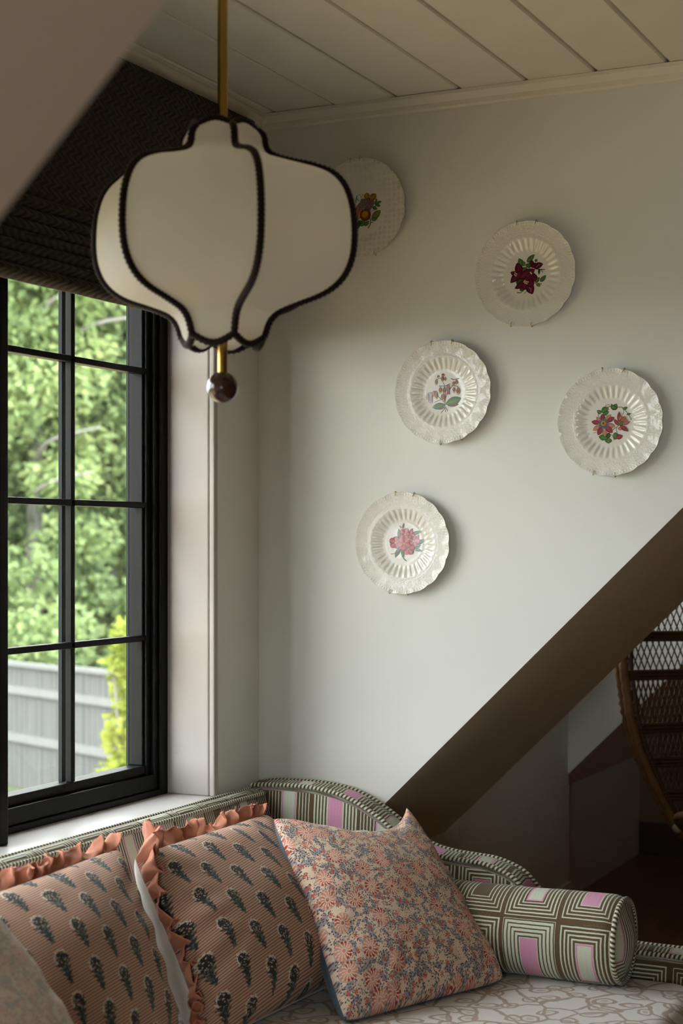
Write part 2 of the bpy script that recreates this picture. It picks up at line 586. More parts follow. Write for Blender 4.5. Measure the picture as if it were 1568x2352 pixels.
def mk_leaf(name, c1, c2, c3):
    t = MT(name, 0.6, spec=0.25)
    n = t.nt.nodes.new('ShaderNodeVertexColor'); n.layer_name = 'Col'
    r = t.sep(n.outputs[0])[0]
    c = t.mix(r.step(0.0, 0.55), c1, c2)
    c = t.mix(r.step(0.6, 1.0), c, c3)
    nt = t.nt
    tl = nt.nodes.new('ShaderNodeBsdfTranslucent'); nt.links.new(c.v, tl.inputs[0])
    t.set('Base Color', c)
    mx = nt.nodes.new('ShaderNodeMixShader'); mx.inputs[0].default_value = 0.4
    nt.links.new(t.b.outputs[0], mx.inputs[1]); nt.links.new(tl.outputs[0], mx.inputs[2])
    nt.links.new(mx.outputs[0], t.out.inputs[0])
    return t.m
M['leaf1'] = mk_leaf('feathery_green_leaves', (0.14, 0.20, 0.085), (0.21, 0.285, 0.115), (0.30, 0.355, 0.15))
M['leaf2'] = mk_leaf('deep_green_leaves', (0.13, 0.185, 0.09), (0.185, 0.255, 0.11), (0.26, 0.32, 0.135))
M['leaf3'] = mk_leaf('yellow_green_leaves', (0.13, 0.17, 0.02), (0.22, 0.26, 0.04), (0.30, 0.32, 0.085))
M['bark'] = paint('pale_grey_bark', (0.17, 0.165, 0.15), 0.9, 0.3, 0.25, 20)
M['bounce_ground'] = paint('pale_bounce_ground', (0.36, 0.265, 0.145), 0.9, 0.3, 0.2, 30)  # warm pale tone, chosen to throw daylight up at the ceiling
M['grass'] = paint('lawn_green', (0.05, 0.07, 0.028), 0.9, 0.3, 0.3, 8)
M['warm_wall'] = paint('warm_bounce_wall_paint', (0.22, 0.145, 0.085), 0.5)  # invented brown that dims and warms the light bounced around the room
M['added_overhang'] = paint('added_overhang_paint', (0.5, 0.5, 0.48), 0.8)

# ------------------------------------------------------------------ room shell
CZ = 2.616                      # ceiling height
K0, KK = 0.404, 0.977           # underside of the roof slope: z = K0 + KK * x
def rz(x): return K0 + KK * x
XC = (CZ - K0) / KK             # where the slope meets the ceiling
YL, YR = -2.896, 0.0            # the big dormer
D2L, D2R = 1.10, 2.25           # the next dormer
YN, YF = -6.6, 3.6              # end walls of the room
XB = 4.9                        # wall behind the camera
WY0, WY1, WZ0, WZ1 = -2.638, -0.258, 0.80, 2.32   # window opening
XS = 2.35                       # outer top of everything

def slab(name, mat, label, cat, fn):
    b = MB(); fn(b)
    return struct(b.build(name, mat), label, cat)

slab('floor', M['floor'], 'dark stained wooden floor below the sofa and chair', 'floor',
     lambda b: b.box(-0.3, XB + .1, YN - .1, YF + .1, -0.12, 0.0))

# window wall of the big dormer, built round the opening
def _f(b):
    b.box(-0.25, 0.0, YL, WY0 - .018, 0.0, CZ)
    b.box(-0.25, 0.0, WY1 + .018, 0.03, 0.0, CZ)
    b.box(-0.25, 0.0, WY0 - .018, WY1 + .018, 0.0, WZ0 - .03)
    b.box(-0.25, 0.0, WY0 - .018, WY1 + .018, WZ1 + .018, CZ)
slab('wall_left', M['wall'], 'off-white plaster wall around the black window', 'wall', _f)

# cheek wall that carries the plates
slab('wall_right', M['wall'], 'off-white triangular dormer wall where the plates hang', 'wall',
     lambda b: b.prism([(0, K0), (XC, CZ), (XC - .02, CZ + .05), (0, CZ + .05)], 1, 0.0, 0.06))
def _slope(b, y0, y1, e=0.0006):
    b.prism([(-0.02, rz(-.02) - e), (XC, CZ - e), (XC, CZ + .05), (XC - .06, CZ + .05), (-0.02, rz(-.02) + .06)], 1, y0, y1)
slab('wall_slope_right', M['slope'], 'sloping ceiling strip running down beside the plates', 'sloped ceiling',
     lambda b: _slope(b, 0.0005, D2L - .0005))
slab('wall_slope_left', M['slope'], 'blurred sloping ceiling at the upper left edge of the view', 'sloped ceiling',
     lambda b: _slope(b, YN, YL))
slab('wall_slope_far', M['slope'], 'dark sloping ceiling strip behind the wicker chair', 'sloped ceiling',
     lambda b: _slope(b, D2R + .0005, YF))
slab('wall_cheek_left', M['wall'], 'left cheek wall of the window dormer', 'wall',
     lambda b: b.prism([(0, rz(0) + .002), (XC, CZ + .002), (XC - .02, CZ + .05), (0, CZ + .05)], 1, YL - .06, YL))
slab('wall_cheek_far', M['wall'], 'pale dormer wall seen through the wicker chair', 'wall',
     lambda b: b.prism([(0.02, rz(.02)), (XC, CZ), (XC - .02, CZ + .05), (0.02, CZ + .05)], 1, D2R, D2R + .06))
slab('wall_cheek_middle', M['wall'], 'far side of the plate wall facing the next dormer', 'wall',
     lambda b: b.prism([(0.0, rz(.0) + .002), (XC, CZ + .002), (XC - .02, CZ + .05), (0.0, CZ + .05)], 1, D2L - .06, D2L))
def _f(b):
    b.box(-0.02, 0.10, 0.03, D2L, 0.0, rz(.10) + .02)
slab('wall_knee_right', M['wall'], 'low knee wall under the sloping strip behind the sofa arm', 'wall', _f)
slab('wall_knee_left', M['wall'], 'low knee wall left of the window dormer', 'wall',
     lambda b: b.box(-0.02, 0.10, YN, YL, 0.0, rz(.10) + .02))
slab('wall_knee_far', M['wall'], 'dark low knee wall beyond the wicker chair', 'wall',
     lambda b: b.box(-0.02, 0.06, D2R, YF, 0.0, rz(.06) + .02))
# back wall of the next dormer with its own window
W2 = (1.42, 1.93, 1.15, 2.28)
def _f(b):
    b.box(-0.05, 0.15, D2L - .01, W2[0], 0.0, CZ)
    b.box(-0.05, 0.15, W2[1], D2R + .01, 0.0, CZ)
    b.box(-0.05, 0.15, W2[0], W2[1], 0.0, W2[2])
    b.box(-0.05, 0.15, W2[0], W2[1], W2[3], CZ)
slab('wall_far_dormer', M['wall'], 'dim back wall of the next dormer below the slope', 'wall', _f)
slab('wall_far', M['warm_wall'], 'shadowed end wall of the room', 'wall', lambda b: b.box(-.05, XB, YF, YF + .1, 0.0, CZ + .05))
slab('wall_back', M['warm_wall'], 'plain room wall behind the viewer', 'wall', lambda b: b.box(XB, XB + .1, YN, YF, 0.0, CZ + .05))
def _f(b):
    b.box(-.05, 2.1, YN - .1, YN, 0, CZ + .05); b.box(3.1, XB, YN - .1, YN, 0, CZ + .05)
    b.box(2.1, 3.1, YN - .1, YN, 0, .75); b.box(2.1, 3.1, YN - .1, YN, 2.35, CZ + .05)
slab('wall_near', M['warm_wall'], 'end wall behind the viewer, opened for an added window', 'wall', _f)

# ceiling: a backing board, with painted planks as pieces
ceil = thing('ceiling', (0, 0, CZ), 'painted plank ceiling with narrow gaps above the plates', 'ceiling', kind='structure')
b = MB()
b.box(-0.25, XC - .03, YL - .06, 0.06, CZ + .012, CZ + .07)
b.box(-0.05, XC - .03, D2L - .06, D2R + .06, CZ + .012, CZ + .07)
b.box(XC - .03, XB + .1, YN - .1, YF + .1, CZ + .012, CZ + .07)
b.build('backing_board', M['ceil'], ceil)
S0, SP = 0.0565, 0.1795
def plank_mesh(w, y0, y1, name):
    g = 0.0035
    b = MB()
    b.prism([(g, 0.012), (g, .0035), (g + .0035, 0), (w - g - .0035, 0), (w - g, .0035), (w - g, 0.012)], 1, y0, y1)
    return b.mesh(name, M['ceil'])
pm = plank_mesh(SP, YL + .001, -.001, 'plank')
pm2 = plank_mesh(SP, YN, YF, 'plank')
pm3 = plank_mesh(SP, D2L, D2R, 'plank')
pm0 = plank_mesh(S0, YL + .001, -.001, 'plank')
o = new_obj('plank', pm0, ceil); o.location = (0, 0, 0)
i = 0
while S0 + i * SP < XB:
    x = S0 + i * SP
    jit = random.Random(i).uniform(-.0008, .0008)
    if x + SP < XC + .1:
        o = new_obj('plank', pm, ceil); o.location = (x, 0, jit)
        if x > .15:
            o = new_obj('plank', pm3, ceil); o.location = (x, 0, jit)
    else:
        o = new_obj('plank', pm2, ceil); o.location = (x, 0, jit)
    i += 1

# crown strips, casing, sill
b = MB()
b.prism([(-.0, CZ - .001), (-.026, CZ - .001), (-.026, CZ - .010), (-.016, CZ - .026), (-.016, CZ - .038), (-.010, CZ - .042), (0, CZ - .042)], 0, 0.0, XC - .03)
struct(b.build('trim_1', M['crown']), 'slim cream crown strip along the top of the plate wall', 'trim')
b = MB()
b.prism([(0, CZ - .001), (.030, CZ - .001), (.030, CZ - .012), (.016, CZ - .03), (.010, CZ - .046), (0, CZ - .046)], 1, YL, -.02)
struct(b.build('trim_2', M['crown']), 'slim crown strip above the dark blind', 'trim')
# lining of the window opening, proud bead at the room side
def lining(name, label, boxes):
    b = MB()
    for q in boxes: b.box(*q)
    o = b.build(name, M['trim'], bevel=.004)
    return struct(o, label, 'trim')
lining('trim_3', 'pinkish painted jamb board at the right of the window',
       [(-0.16, -.008, WY1, WY1 + .016, WZ0, WZ1), (-.006, .010, WY1 - .001, WY1 + .019, WZ0 - .0, WZ1)])
lining('trim_4', 'pinkish painted jamb board at the left of the window',
       [(-0.16, -.008, WY0 - .016, WY0, WZ0, WZ1), (-.006, .010, WY0 - .019, WY0 + .001, WZ0, WZ1)])
lining('trim_5', 'pinkish head board above the window behind the blind',
       [(-0.16, -.004, WY0, WY1, WZ1, WZ1 + .016)])
b = MB(); b.box(-0.16, 0.028, WY0 - .04, WY1 + .04, WZ0 - .028, WZ0)
struct(b.build('trim_6', M['sill'], bevel=.004), 'white painted window sill behind the sofa back', 'window sill')
# baseboards
b = MB(); b.box(XC - 2.2, XB, YF - .018, YF, 0, .15)
struct(b.build('baseboard_far', M['darkwood']), 'dark baseboard at the end of the room', 'baseboard')
b = MB(); b.box(.15, .168, D2L, D2R, 0, .13)
struct(b.build('baseboard_dormer', M['wall']), 'baseboard below the dim wall of the next dormer', 'baseboard')

# unseen overhangs added outside to block steep sky light from the windows
b = MB(); b.box(-0.72, -0.25, YL - .3, .3, 2.44, 2.60); b.box(-0.55, -0.05, D2L - .2, D2R + .2, 2.44, 2.60)
struct(b.build('sky_blocking_overhang', M['added_overhang']), 'unseen overhang added above the windows to block steep sky light', 'sky_blocker')

# ------------------------------------------------------------------ the black window
win = thing('window_1', (-.13, -1.448, WZ0), 'black framed window with slim muntins looking onto green trees', 'window', kind='structure')
XF = -0.13
b = MB()
fw = 0.036
b.box(-.235, XF, WY1 - fw, WY1, WZ0, WZ1); b.box(-.235, XF, WY0, WY0 + fw, WZ0, WZ1)
b.box(-.235, XF, WY0 + fw, WY1 - fw, WZ0, WZ0 + .016); b.box(-.235, XF, WY0 + fw, WY1 - fw, WZ1 - fw, WZ1)
b.build('frame', M['black'], win, bevel=.003)
UW = (WY1 - WY0) / 3
ROWS = [0.885, 1.2095, 1.553, 1.8985, 2.244]
def sash(i):
    y1 = WY1 - i * UW; y0 = y1 - UW
    a, c = y0 + (.036 if i == 2 else .016), y1 - (.036 if i == 0 else .016)
    st = 0.052 if i == 0 else .060
    xf, xg = -.138, -.176
    b = MB()
    # stiles, rails: outer frame, then an inner step nearer to the glass
    zb, zt = WZ0 + .016, WZ1 - .036
    yl = a + .046; yr = c - .036
    b.box(-.20, xf, c - .016, c, zb, zt); b.box(-.20, xf, a, a + .036, zb, zt)
    b.box(-.20, xf - .012, c - .036, c - .016, zb, zt); b.box(-.20, xf - .012, a + .036, yl, zb, zt)
    b.box(-.20, xf, a + .036, c - .016, zb, zb + .040)
    b.box(-.20, xf - .016, yl, yr, zb + .040, ROWS[0] - .005)
    b.box(-.20, xf, a + .036, c - .016, zt - .05, zt)
    # glazing bead
    b.box(-.20, xf - .020, yr - .008, yr, ROWS[0] - .005, zt - .05); b.box(-.20, xf - .020, yl, yl + .008, ROWS[0] - .005, zt - .05)
    o = b.build('sash', M['black'], win, bevel=.0025)
    e = MB()
    e.box(-.208, -.2005, yr - .008, c, zb, zt); e.box(-.208, -.2005, a, yl + .008, zb, zt)
    e.box(-.208, -.2005, a, c, zb, ROWS[0] - .012)
    e.build('outer_stop', M['extpaint'], o)
    ym = (yl + yr) / 2 + .006
    mw = .0078
    rows = ROWS[:-1] + [zt - .05]
    def bar(bb, y0_, y1_, z0_, z1_):
        bb.box(-.170, xf - .014, y0_, y1_, z0_, z1_)      # inner bar
    b = MB(); bar(b, ym - mw, ym + mw, ROWS[0] - .005, zt - .05); b.build('muntin', M['black'], o, bevel=.002)
    b = MB(); b.box(-.190, -.180, ym - mw, ym + mw, ROWS[0] - .005, zt - .05); b.build('outer_muntin', M['extpaint'], o)
    for k, z in enumerate(ROWS[1:]):
        b = MB(); bar(b, yl, yr, z - mw, z + mw); b.build('muntin', M['black'], o, bevel=.002)
        b = MB(); b.box(-.190, -.180, yl, yr, z - mw * .7, z + mw * .7); b.build('outer_muntin', M['black'], o)
    zs = [ROWS[0] - .005] + ROWS[1:] + [zt - .05]
    for k in range(len(zs) - 1):
        for (p, q) in ((yl, ym), (ym, yr)):
            b = MB(); b.box(xg - .002, xg + .002, p, q, zs[k], zs[k + 1]); b.build('pane', M['glass'], o)
    b = MB(); b.add([(-.216, yl, ROWS[0] - .012), (-.216, yr, ROWS[0] - .012), (-.216, yr, zt - .03), (-.216, yl, zt - .03)], [(0, 1, 2, 3)])
    b.build('insect_screen', M['screen'], o, recalc=False)
    return o
for i in range(3): sash(i)
# two mullions between the units
for i in (1, 2):
    y = WY1 - i * UW
    b = MB(); b.box(-.235, -.055 if i == 1 else -.125, y - .0158, y + .0158, WZ0 + .0005, WZ1 - .0005)
    b.build('mullion', M['black'], win, bevel=.003)

def plain_window(name, label, axis, pos, a0, a1, z0, z1, t=.06):
    w = thing(name, (pos, (a0 + a1) / 2, z0) if axis == 0 else ((a0 + a1) / 2, pos, z0), label, 'window', kind='structure')
    def bx(bb, d0, d1, p, q, r, s):
        if axis == 0: bb.box(pos + d0, pos + d1, p, q, r, s)
        else: bb.box(p, q, pos + d0, pos + d1, r, s)
    b = MB()
    bx(b, -.03, .03, a0, a0 + t, z0, z1); bx(b, -.03, .03, a1 - t, a1, z0, z1)
    bx(b, -.03, .03, a0 + t, a1 - t, z0, z0 + t); bx(b, -.03, .03, a0 + t, a1 - t, z1 - t, z1)
    b.build('frame', M['black'], w)
    m = (a0 + a1) / 2
    b = MB(); bx(b, -.012, .012, m - .01, m + .01, z0 + t, z1 - t); b.build('muntin', M['black'], w)
    for z in (z0 + (z1 - z0) / 3, z0 + 2 * (z1 - z0) / 3):
        b = MB(); bx(b, -.012, .012, a0 + t, a1 - t, z - .01, z + .01); b.build('muntin', M['black'], w)
    b = MB(); bx(b, -.002, .002, a0 + t, a1 - t, z0 + t, z1 - t); b.build('pane', M['glass'], w)
    return w
plain_window('window_2', 'window of the next dormer hidden behind the plate wall', 0, 0.03, *W2)
plain_window('added_window', 'unseen window added behind the viewer to light the room', 1, YN - .05, 2.1, 3.1, .75, 2.35)  # added opening, lets daylight onto the near slope

# ------------------------------------------------------------------ roman blind
BY0, BY1 = -2.80, -.10
bl = thing('roman_blind', (0.02, -1.45, 2.0), 'dark brown woven roman blind gathered in folds above the window', 'blind')
b = MB(); b.box(.002, .034, BY0 + .005, BY1 - .004, 2.548, 2.572); b.build('headrail', M['darkwood'], bl)
FZ = [2.186, 2.158, 2.132, 2.108, 2.085, 2.061, 2.035]
FB = 2.005
def sheet(prof, y0, y1, ny, th=.003, wob=0.0):
    """cloth sheet: profile of (x, z) swept along y with a slight waviness"""
    b = MB(); vs = []; n = len(prof)
    for j in range(ny + 1):
        y = y0 + (y1 - y0) * j / ny
        for (x, z) in prof:
            w = wob * noise.noise(Vector((y * 2.2, z * 6, 3)))
            vs.append((x + w, y, z + w * .4))
    fs = [(j * n + k, j * n + k + 1, (j + 1) * n + k + 1, (j + 1) * n + k) for j in range(ny) for k in range(n - 1)]
    b.add(vs, fs)
    return b
def cloth(b, name, parent, th=.003):
    o = b.build(name, M['blind'], parent, smooth=True, recalc=False)
    s = o.modifiers.new('solid', 'SOLIDIFY'); s.thickness = th; s.offset = 0
    return o
prof = [(.036, 2.577), (.040, 2.574), (.042, 2.55), (.042, 2.45), (.043, 2.35), (.045, 2.26), (.052, 2.205), (.060, FZ[0] + .002), (.052, FZ[0] - .006), (.03, FZ[0] + .012)]
cloth(sheet(prof, BY0, BY1, 60, wob=.002), 'flat_panel', bl)
zs = FZ + [FB]
for k in range(7):
    top, bot = zs[k], zs[k + 1]
    d = .062 - k * .0003
    pr = []
    for q in range(9):
        a = q / 8
        z = top + .006 + (bot - top - .006) * a
        x = .034 + (d - .020) * math.sin(PI * min(1, .06 + a * .80)) ** .75
        pr.append((x, z))
    pr += [(.046, bot + .001), (.036, bot + .006)]
    cloth(sheet(pr, BY0 + .001 * k, BY1 - .001 * k, 60, wob=.004), 'fold', bl)

# ------------------------------------------------------------------ pendant lamp
PXL = 0.00076
LC = Vector((0.716, -1.448, 1.995))
lamp = thing('pendant_lamp', (LC.x, LC.y, 1.70), 'white fabric lantern pendant lamp with dark braided seams on a brass rod', 'lamp')
RIB = [(96, -237), (100, -223), (106, -207), (116, -192), (136, -177), (180, -160), (228, -143), (262, -123), (286, -95), (300, -60), (305, -20), (304, 22),
       (298, 62), (283, 102), (256, 131), (214, 149), (170, 160), (132, 171), (111, 181), (102, 191), (98, 204), (96, 218), (89, 229), (78, 236)]
def cat(pts, n):
    """Catmull-Rom resample, n points per span"""
    out = []
    P = [pts[0]] + list(pts) + [pts[-1]]
    for i in range(1, len(P) - 2):
        for k in range(n):
            t = k / n
            q = []
            for c in range(len(pts[0])):
                a, b_, c_, d = P[i - 1][c], P[i][c], P[i + 1][c], P[i + 2][c]
                q.append(.5 * (2 * b_ + (c_ - a) * t + (2 * a - 5 * b_ + 4 * c_ - d) * t * t + (3 * b_ - a - 3 * c_ + d) * t ** 3))
            out.append(tuple(q))
    out.append(tuple(pts[-1]))
    return out
RS = cat(RIB, 4)
A0 = math.radians(19.5)
def lp(r, z, th):
    d = -FWD * math.cos(th) + RIGHT * math.sin(th)
    return LC + d * (r * PXL) + Vector((0, 0, z * PXL))
NP = 14
def panel(k, inset=0.0, z_in=0):
    t0, t1 = A0 + k * PI / 3, A0 + (k + 1) * PI / 3
    b = MB(); vs = []; m = len(RS)
    for i, (r, z) in enumerate(RS):
        e0 = max(0, 1 - i / 14.0); e1 = max(0, 1 - (m - 1 - i) / 14.0)
        p0, p1 = lp(r - inset, z, t0), lp(r - inset, z, t1)
        for j in range(NP + 1):
            s = j / NP
            p = p0.lerp(p1, s)
            arch = math.sin(PI * s)
            # fabric pulled a little inwards between the ribs, the two ends scalloped
            c = Vector((LC.x, LC.y, p.z)) - p
            p = p + c * (0.012 * arch)
            p.z += (-20 * e0 ** 1.5 * arch + 16 * e1 ** 1.5 * arch) * PXL
            vs.append(p)
    fs = [(i * (NP + 1) + j, i * (NP + 1) + j + 1, (i + 1) * (NP + 1) + j + 1, (i + 1) * (NP + 1) + j) for i in range(m - 1) for j in range(NP)]
    b.add(vs, fs)
    return b, vs
def rope(b, pts, r=.0060, tw=0.0085):
    # resample evenly
    P = [Vector(p) for p in pts]
    out = [P[0]]; step = .0021; acc = 0
    for i in range(1, len(P)):
        seg = (P[i] - P[i - 1]); L = seg.length
        d = step - acc
        while d <= L:
            out.append(P[i - 1] + seg * (d / L)); d += step
        acc = L - (d - step)
    b.tube(out, lambda i, s, a: r * (1 + .16 * math.sin(2 * PI * s / tw * 1.0 + a * 2)), n=8)
for k in range(6):
    b, vs = panel(k)
    p = b.build('shade_panel', M['shade'], lamp, smooth=True)
    m = len(RS)
    bb = MB(); rope(bb, [v for v in vs[:NP + 1]], .0064); bb.build('hem_braid', M['braid'], p, smooth=True)
    bb = MB(); rope(bb, [v for v in vs[-NP - 1:]], .0064); bb.build('top_braid', M['braid'], p, smooth=True)
for k in range(6):
    th = A0 + k * PI / 3
    bb = MB(); rope(bb, [lp(r + 2, z, th) for r, z in RS], .0064)
    bb.build('seam_braid', M['braid'], lamp, smooth=True)
# white turned lining at the bottom mouth
b = MB(); vs = []; n = 72
for i, (r, z) in enumerate([(80, -238), (76, -222), (72, -200)]):
    for k in range(n):
        a = A0 + 2 * PI * k / n
        s = (k % 12) / 12
        dz = -20 * math.sin(PI * s) * (1 if i == 0 else .8)
        f = math.cos(PI / 6) / math.cos((k % 12) / 12 * PI / 3 - PI / 6)
        vs.append(lp(r * f, z + dz, a))
b.add(vs, [(i * n + k, i * n + (k + 1) % n, (i + 1) * n + (k + 1) % n, (i + 1) * n + k) for i in range(2) for k in range(n)])
b.build('lining', M['shade'], lamp, smooth=True)
b = MB(); b.tube([(LC.x, LC.y, 1.752), (LC.x, LC.y, CZ - .012)], .0086, 24); b.build('rod', M['brass'], lamp, autos=True)
b = MB(); b.lathe([(.002, 0), (.055, 0), (.06, -.004), (.06, -.016), (.05, -.02), (.002, -.02)][::-1], (LC.x, LC.y, CZ - .0005), 32)
b.build('ceiling_canopy', M['brass'], lamp, autos=True)
b = MB(); prof = [(.0275 * math.sin(PI * (i + .02) / 24.04), -.0275 * math.cos(PI * (i + .02) / 24.04)) for i in range(25)]
b.lathe(prof, (LC.x, LC.y, 1.7285), 32); b.build('finial_ball', M['ball'], lamp, smooth=True)
b = MB()
b.lathe([(.009, -.02), (.02, -.02), (.02, .03), (.009, .03)], (LC.x, LC.y, LC.z + .11), 24)
for k in range(3):
    a = 2 * PI * k / 3
    b.tube([(LC.x, LC.y, LC.z + .15), (LC.x + math.cos(a) * .065, LC.y + math.sin(a) * .065, LC.z + .155)], .002, 6)
b.build('socket_spider', M['brass'], lamp, autos=True)
b = MB(); b.lathe([(.006, -.075), (.022, -.062), (.03, -.04), (.022, -.01), (.013, .0)], (LC.x + .03, LC.y, LC.z + .10), 20)
b.build('bulb', MT('frosted_bulb', .4, (.8, .8, .78)).m, lamp, smooth=True)

# ------------------------------------------------------------------ plates
PR = 0.1325
def pl_local(c, a, bb, out):
    return (c[0] + a, -out, c[1] + bb)
def plate_profile(kind):
    # (radius in plate radii, distance out from the wall)
    if kind == 'flute':
        return [(0.0, .0105), (.2, .0105), (.40, .0106), (.46, .0112), (.50, .0125), (.54, .0145), (.58, .0166), (.62, .0186), (.66, .0204), (.685, .0212), (.70, .0212), (.72, .0208), (.76, .0211), (.80, .0217), (.84, .0223), (.88, .0230), (.92, .0238), (.96, .0249), (.985, .0257), (1.0, .0262)]
    return [(0.0, .0105), (.3, .0105), (.50, .0108), (.56, .0118), (.60, .0135), (.64, .0155), (.68, .0172), (.72, .0184), (.78, .0196), (.84, .0209), (.90, .0222), (.95, .0236), (.98, .0246), (1.0, .0252)]
def make_plate(name, label, c, kind, rot, motif, geo, hooks):
    t = thing(name, (c[0], 0, c[1] - PR), label, 'plate', 'decorative plates hung on the dormer wall')
    prof = plate_profile(kind)
    # refine the profile radially
    pr = []
    for i in range(len(prof) - 1):
        (r0, o0), (r1, o1) = prof[i], prof[i + 1]
        n = 2 if r0 < .4 else 3
        for k in range(n): pr.append((r0 + (r1 - r0) * k / n, o0 + (o1 - o0) * k / n))
    pr.append(prof[-1])
    NA = 288
    b = MB(); vs = []; uvs = []
    for (r, o) in pr:
        for k in range(NA):
            a = 2 * PI * k / NA + rot
            rr = r; oo = o
            if kind == 'flute' and .44 < r < .70:
                e = math.sin(PI * (r - .44) / .26)
                w = math.cos(33 * a)
                oo += .0011 * e * (abs(w) ** .7 * (1 if w > 0 else -1))
            sc = 0.0
            if r > .72:
                e = ((r - .72) / .28) ** 2
                q = abs(math.sin(9.5 * a)) if kind == 'flute' else abs(math.sin(8 * a))
                sc = e * (.022 * (q ** .6) - .016)
                oo += .0009 * e * math.cos(19 * a)
            rr = r * (1 + sc)
            vs.append(pl_local(c, rr * PR * math.cos(a), rr * PR * math.sin(a), oo))
            uvs.append((rr * math.cos(a), rr * math.sin(a)))
    n1 = len(pr)
    # back of the plate: edge, underside, foot ring
    for (r, dz) in ((.985, -.0045), (.80, -.0050), (.60, -.0050), (.52, -.0075), (.0, -.0075)):
        o = 0
        for (r0, o0), (r1, o1) in zip(prof, prof[1:]):
            if r0 <= r <= r1: o = o0 + (o1 - o0) * (r - r0) / max(1e-6, r1 - r0)
        for k in range(NA):
            a = 2 * PI * k / NA + rot
            sc = 0.0
            if r > .9: sc = .022 * abs(math.sin((9.5 if kind == 'flute' else 8) * a)) ** .6 - .016
            vs.append(pl_local(c, r * (1 + sc) * PR * math.cos(a), r * (1 + sc) * PR * math.sin(a), max(.002, o + dz)))
            uvs.append((r * math.cos(a), r * math.sin(a)))
    rows = n1 + 5
    fs = [(i * NA + k, i * NA + (k + 1) % NA, (i + 1) * NA + (k + 1) % NA, (i + 1) * NA + k) for i in range(rows - 1) for k in range(NA)]
    b.add(vs, fs, uvs)
    # weld the pole points
    d = b.build('dish', M['ceramic'] if kind == 'flute' else M['ceramic2'], t, smooth=True, uv=True, recalc=False)
    bm = bmesh.new(); bm.from_mesh(d.data); bmesh.ops.remove_doubles(bm, verts=bm.verts, dist=1e-6)
    bmesh.ops.recalc_face_normals(bm, faces=bm.faces)
    bm.to_mesh(d.data); bm.free()
    d.data.polygons.foreach_set('use_smooth', [True] * len(d.data.polygons))
    # wire hooks over the rim
    for ha in hooks:
        a = math.radians(ha)
        er = PR * (1.006)
        def q(r, o, da=0.0): return Vector(pl_local(c, r * math.cos(a + da), r * math.sin(a + da), o))
        h = MB()
        h.tube([q(er * .93, .012), q(er * .975, .016), q(er + .0022, .0205), q(er + .0026, .0262), q(er + .0002, .0288), q(er - .0045, .0284), q(er - .0090, .0282, .012)], .0009, 6)
        h.build('wire_hook', M['gold'], t, smooth=True)
    h = MB()
    s = math.radians(hooks[0]); e = math.radians(hooks[-1])
    h.tube([pl_local(c, PR * .93 * math.cos(s), PR * .93 * math.sin(s), .012), pl_local(c, 0, 0, .0012), pl_local(c, PR * .93 * math.cos(e), PR * .93 * math.sin(e), .012)], .0009, 6)
    h.build('hanger_wire', M['gold'], t, smooth=True)
    # painted bouquet in the middle
    zx, zy, rx, ry = geo
    def cv(x, y): return ((x - zx) / rx * PR, -(y - zy) / ry * PR)
    mb = MB(); lay = [0]
    def put(poly, cols):
        out = .01075 + lay[0] * 1.6e-5; lay[0] += 1
        n = len(poly)
        cx = sum(p[0] for p in poly) / n; cy = sum(p[1] for p in poly) / n
        return out
    def leaf(x0, y0, x1, y1, w, c1, c2, rnd=.5, outline=True):
        p0, p1 = Vector(cv(x0, y0)), Vector(cv(x1, y1))
        ax = p1 - p0; L = ax.length; ax = ax / L; nx = Vector((-ax.y, ax.x))
        W = w / rx * PR / 2
        for ol in ((1, 0) if outline else (0,)):
            out = .01085 + lay[0] * 1.6e-5; lay[0] += 1
            vs = []; cs = []; N = 12
            g = .00022 if ol else 0
            for i in range(N + 1):
                s = i / N
                hw = W * math.sin(PI * s ** (rnd + .3)) ** .8 + g
                pc = p0 + ax * (L * (s * (1 + 2 * g / L) - g / L))
                for sgn in (-1, 0, 1):
                    p = pc + nx * hw * sgn
                    vs.append(pl_local(c, p.x, p.y, out))
                    if ol: cs.append(tuple(q * .22 for q in c1))
                    else: cs.append(tuple(q * (.62 + .25 * s) for q in c1) if sgn else tuple(a_ * (1 - .45 * s) + b_ * .45 * s for a_, b_ in zip(c2, c1)))
            fs = []
            for i in range(N):
                fs += [(3 * i, 3 * i + 1, 3 * i + 4, 3 * i + 3), (3 * i + 1, 3 * i + 2, 3 * i + 5, 3 * i + 4)]
            mb.add(vs, fs, cols=cs)
    def disc(x, y, r, c1, c2=None):
        p = cv(x, y); R = r / rx * PR
        for ol in (1, 0):
            out = .01085 + lay[0] * 1.6e-5; lay[0] += 1
            N = 14; RR = R + (.0002 if ol else 0)
            cc = tuple(q * .25 for q in c1) if ol else c1
            vs = [pl_local(c, p[0] - (0 if ol else R * .25), p[1] + (0 if ol else R * .25), out)] + [pl_local(c, p[0] + RR * math.cos(2 * PI * i / N), p[1] + RR * math.sin(2 * PI * i / N), out) for i in range(N)]
            mb.add(vs, [(0, 1 + i, 1 + (i + 1) % N) for i in range(N)], cols=[cc if ol or not c2 else c2] + [cc] * N)
    def stem(pts, w, c1):
        out = .01085 + lay[0] * 1.6e-5; lay[0] += 1
        P = [Vector(cv(*p)) for p in cat(pts, 4)]
        vs = []; W = w / rx * PR / 2
        for i, p in enumerate(P):
            tdir = (P[min(i + 1, len(P) - 1)] - P[max(0, i - 1)]).normalized()
            nx = Vector((-tdir.y, tdir.x))
            for sgn in (-1, 1): vs.append(pl_local(c, (p + nx * W * sgn).x, (p + nx * W * sgn).y, out))
        mb.add(vs, [(2 * i, 2 * i + 1, 2 * i + 3, 2 * i + 2) for i in range(len(P) - 1)], cols=[c1] * len(vs))
    motif(leaf, disc, stem)
    mb.build('painted_bouquet', M['print'], t, col=True, recalc=False)
    return t

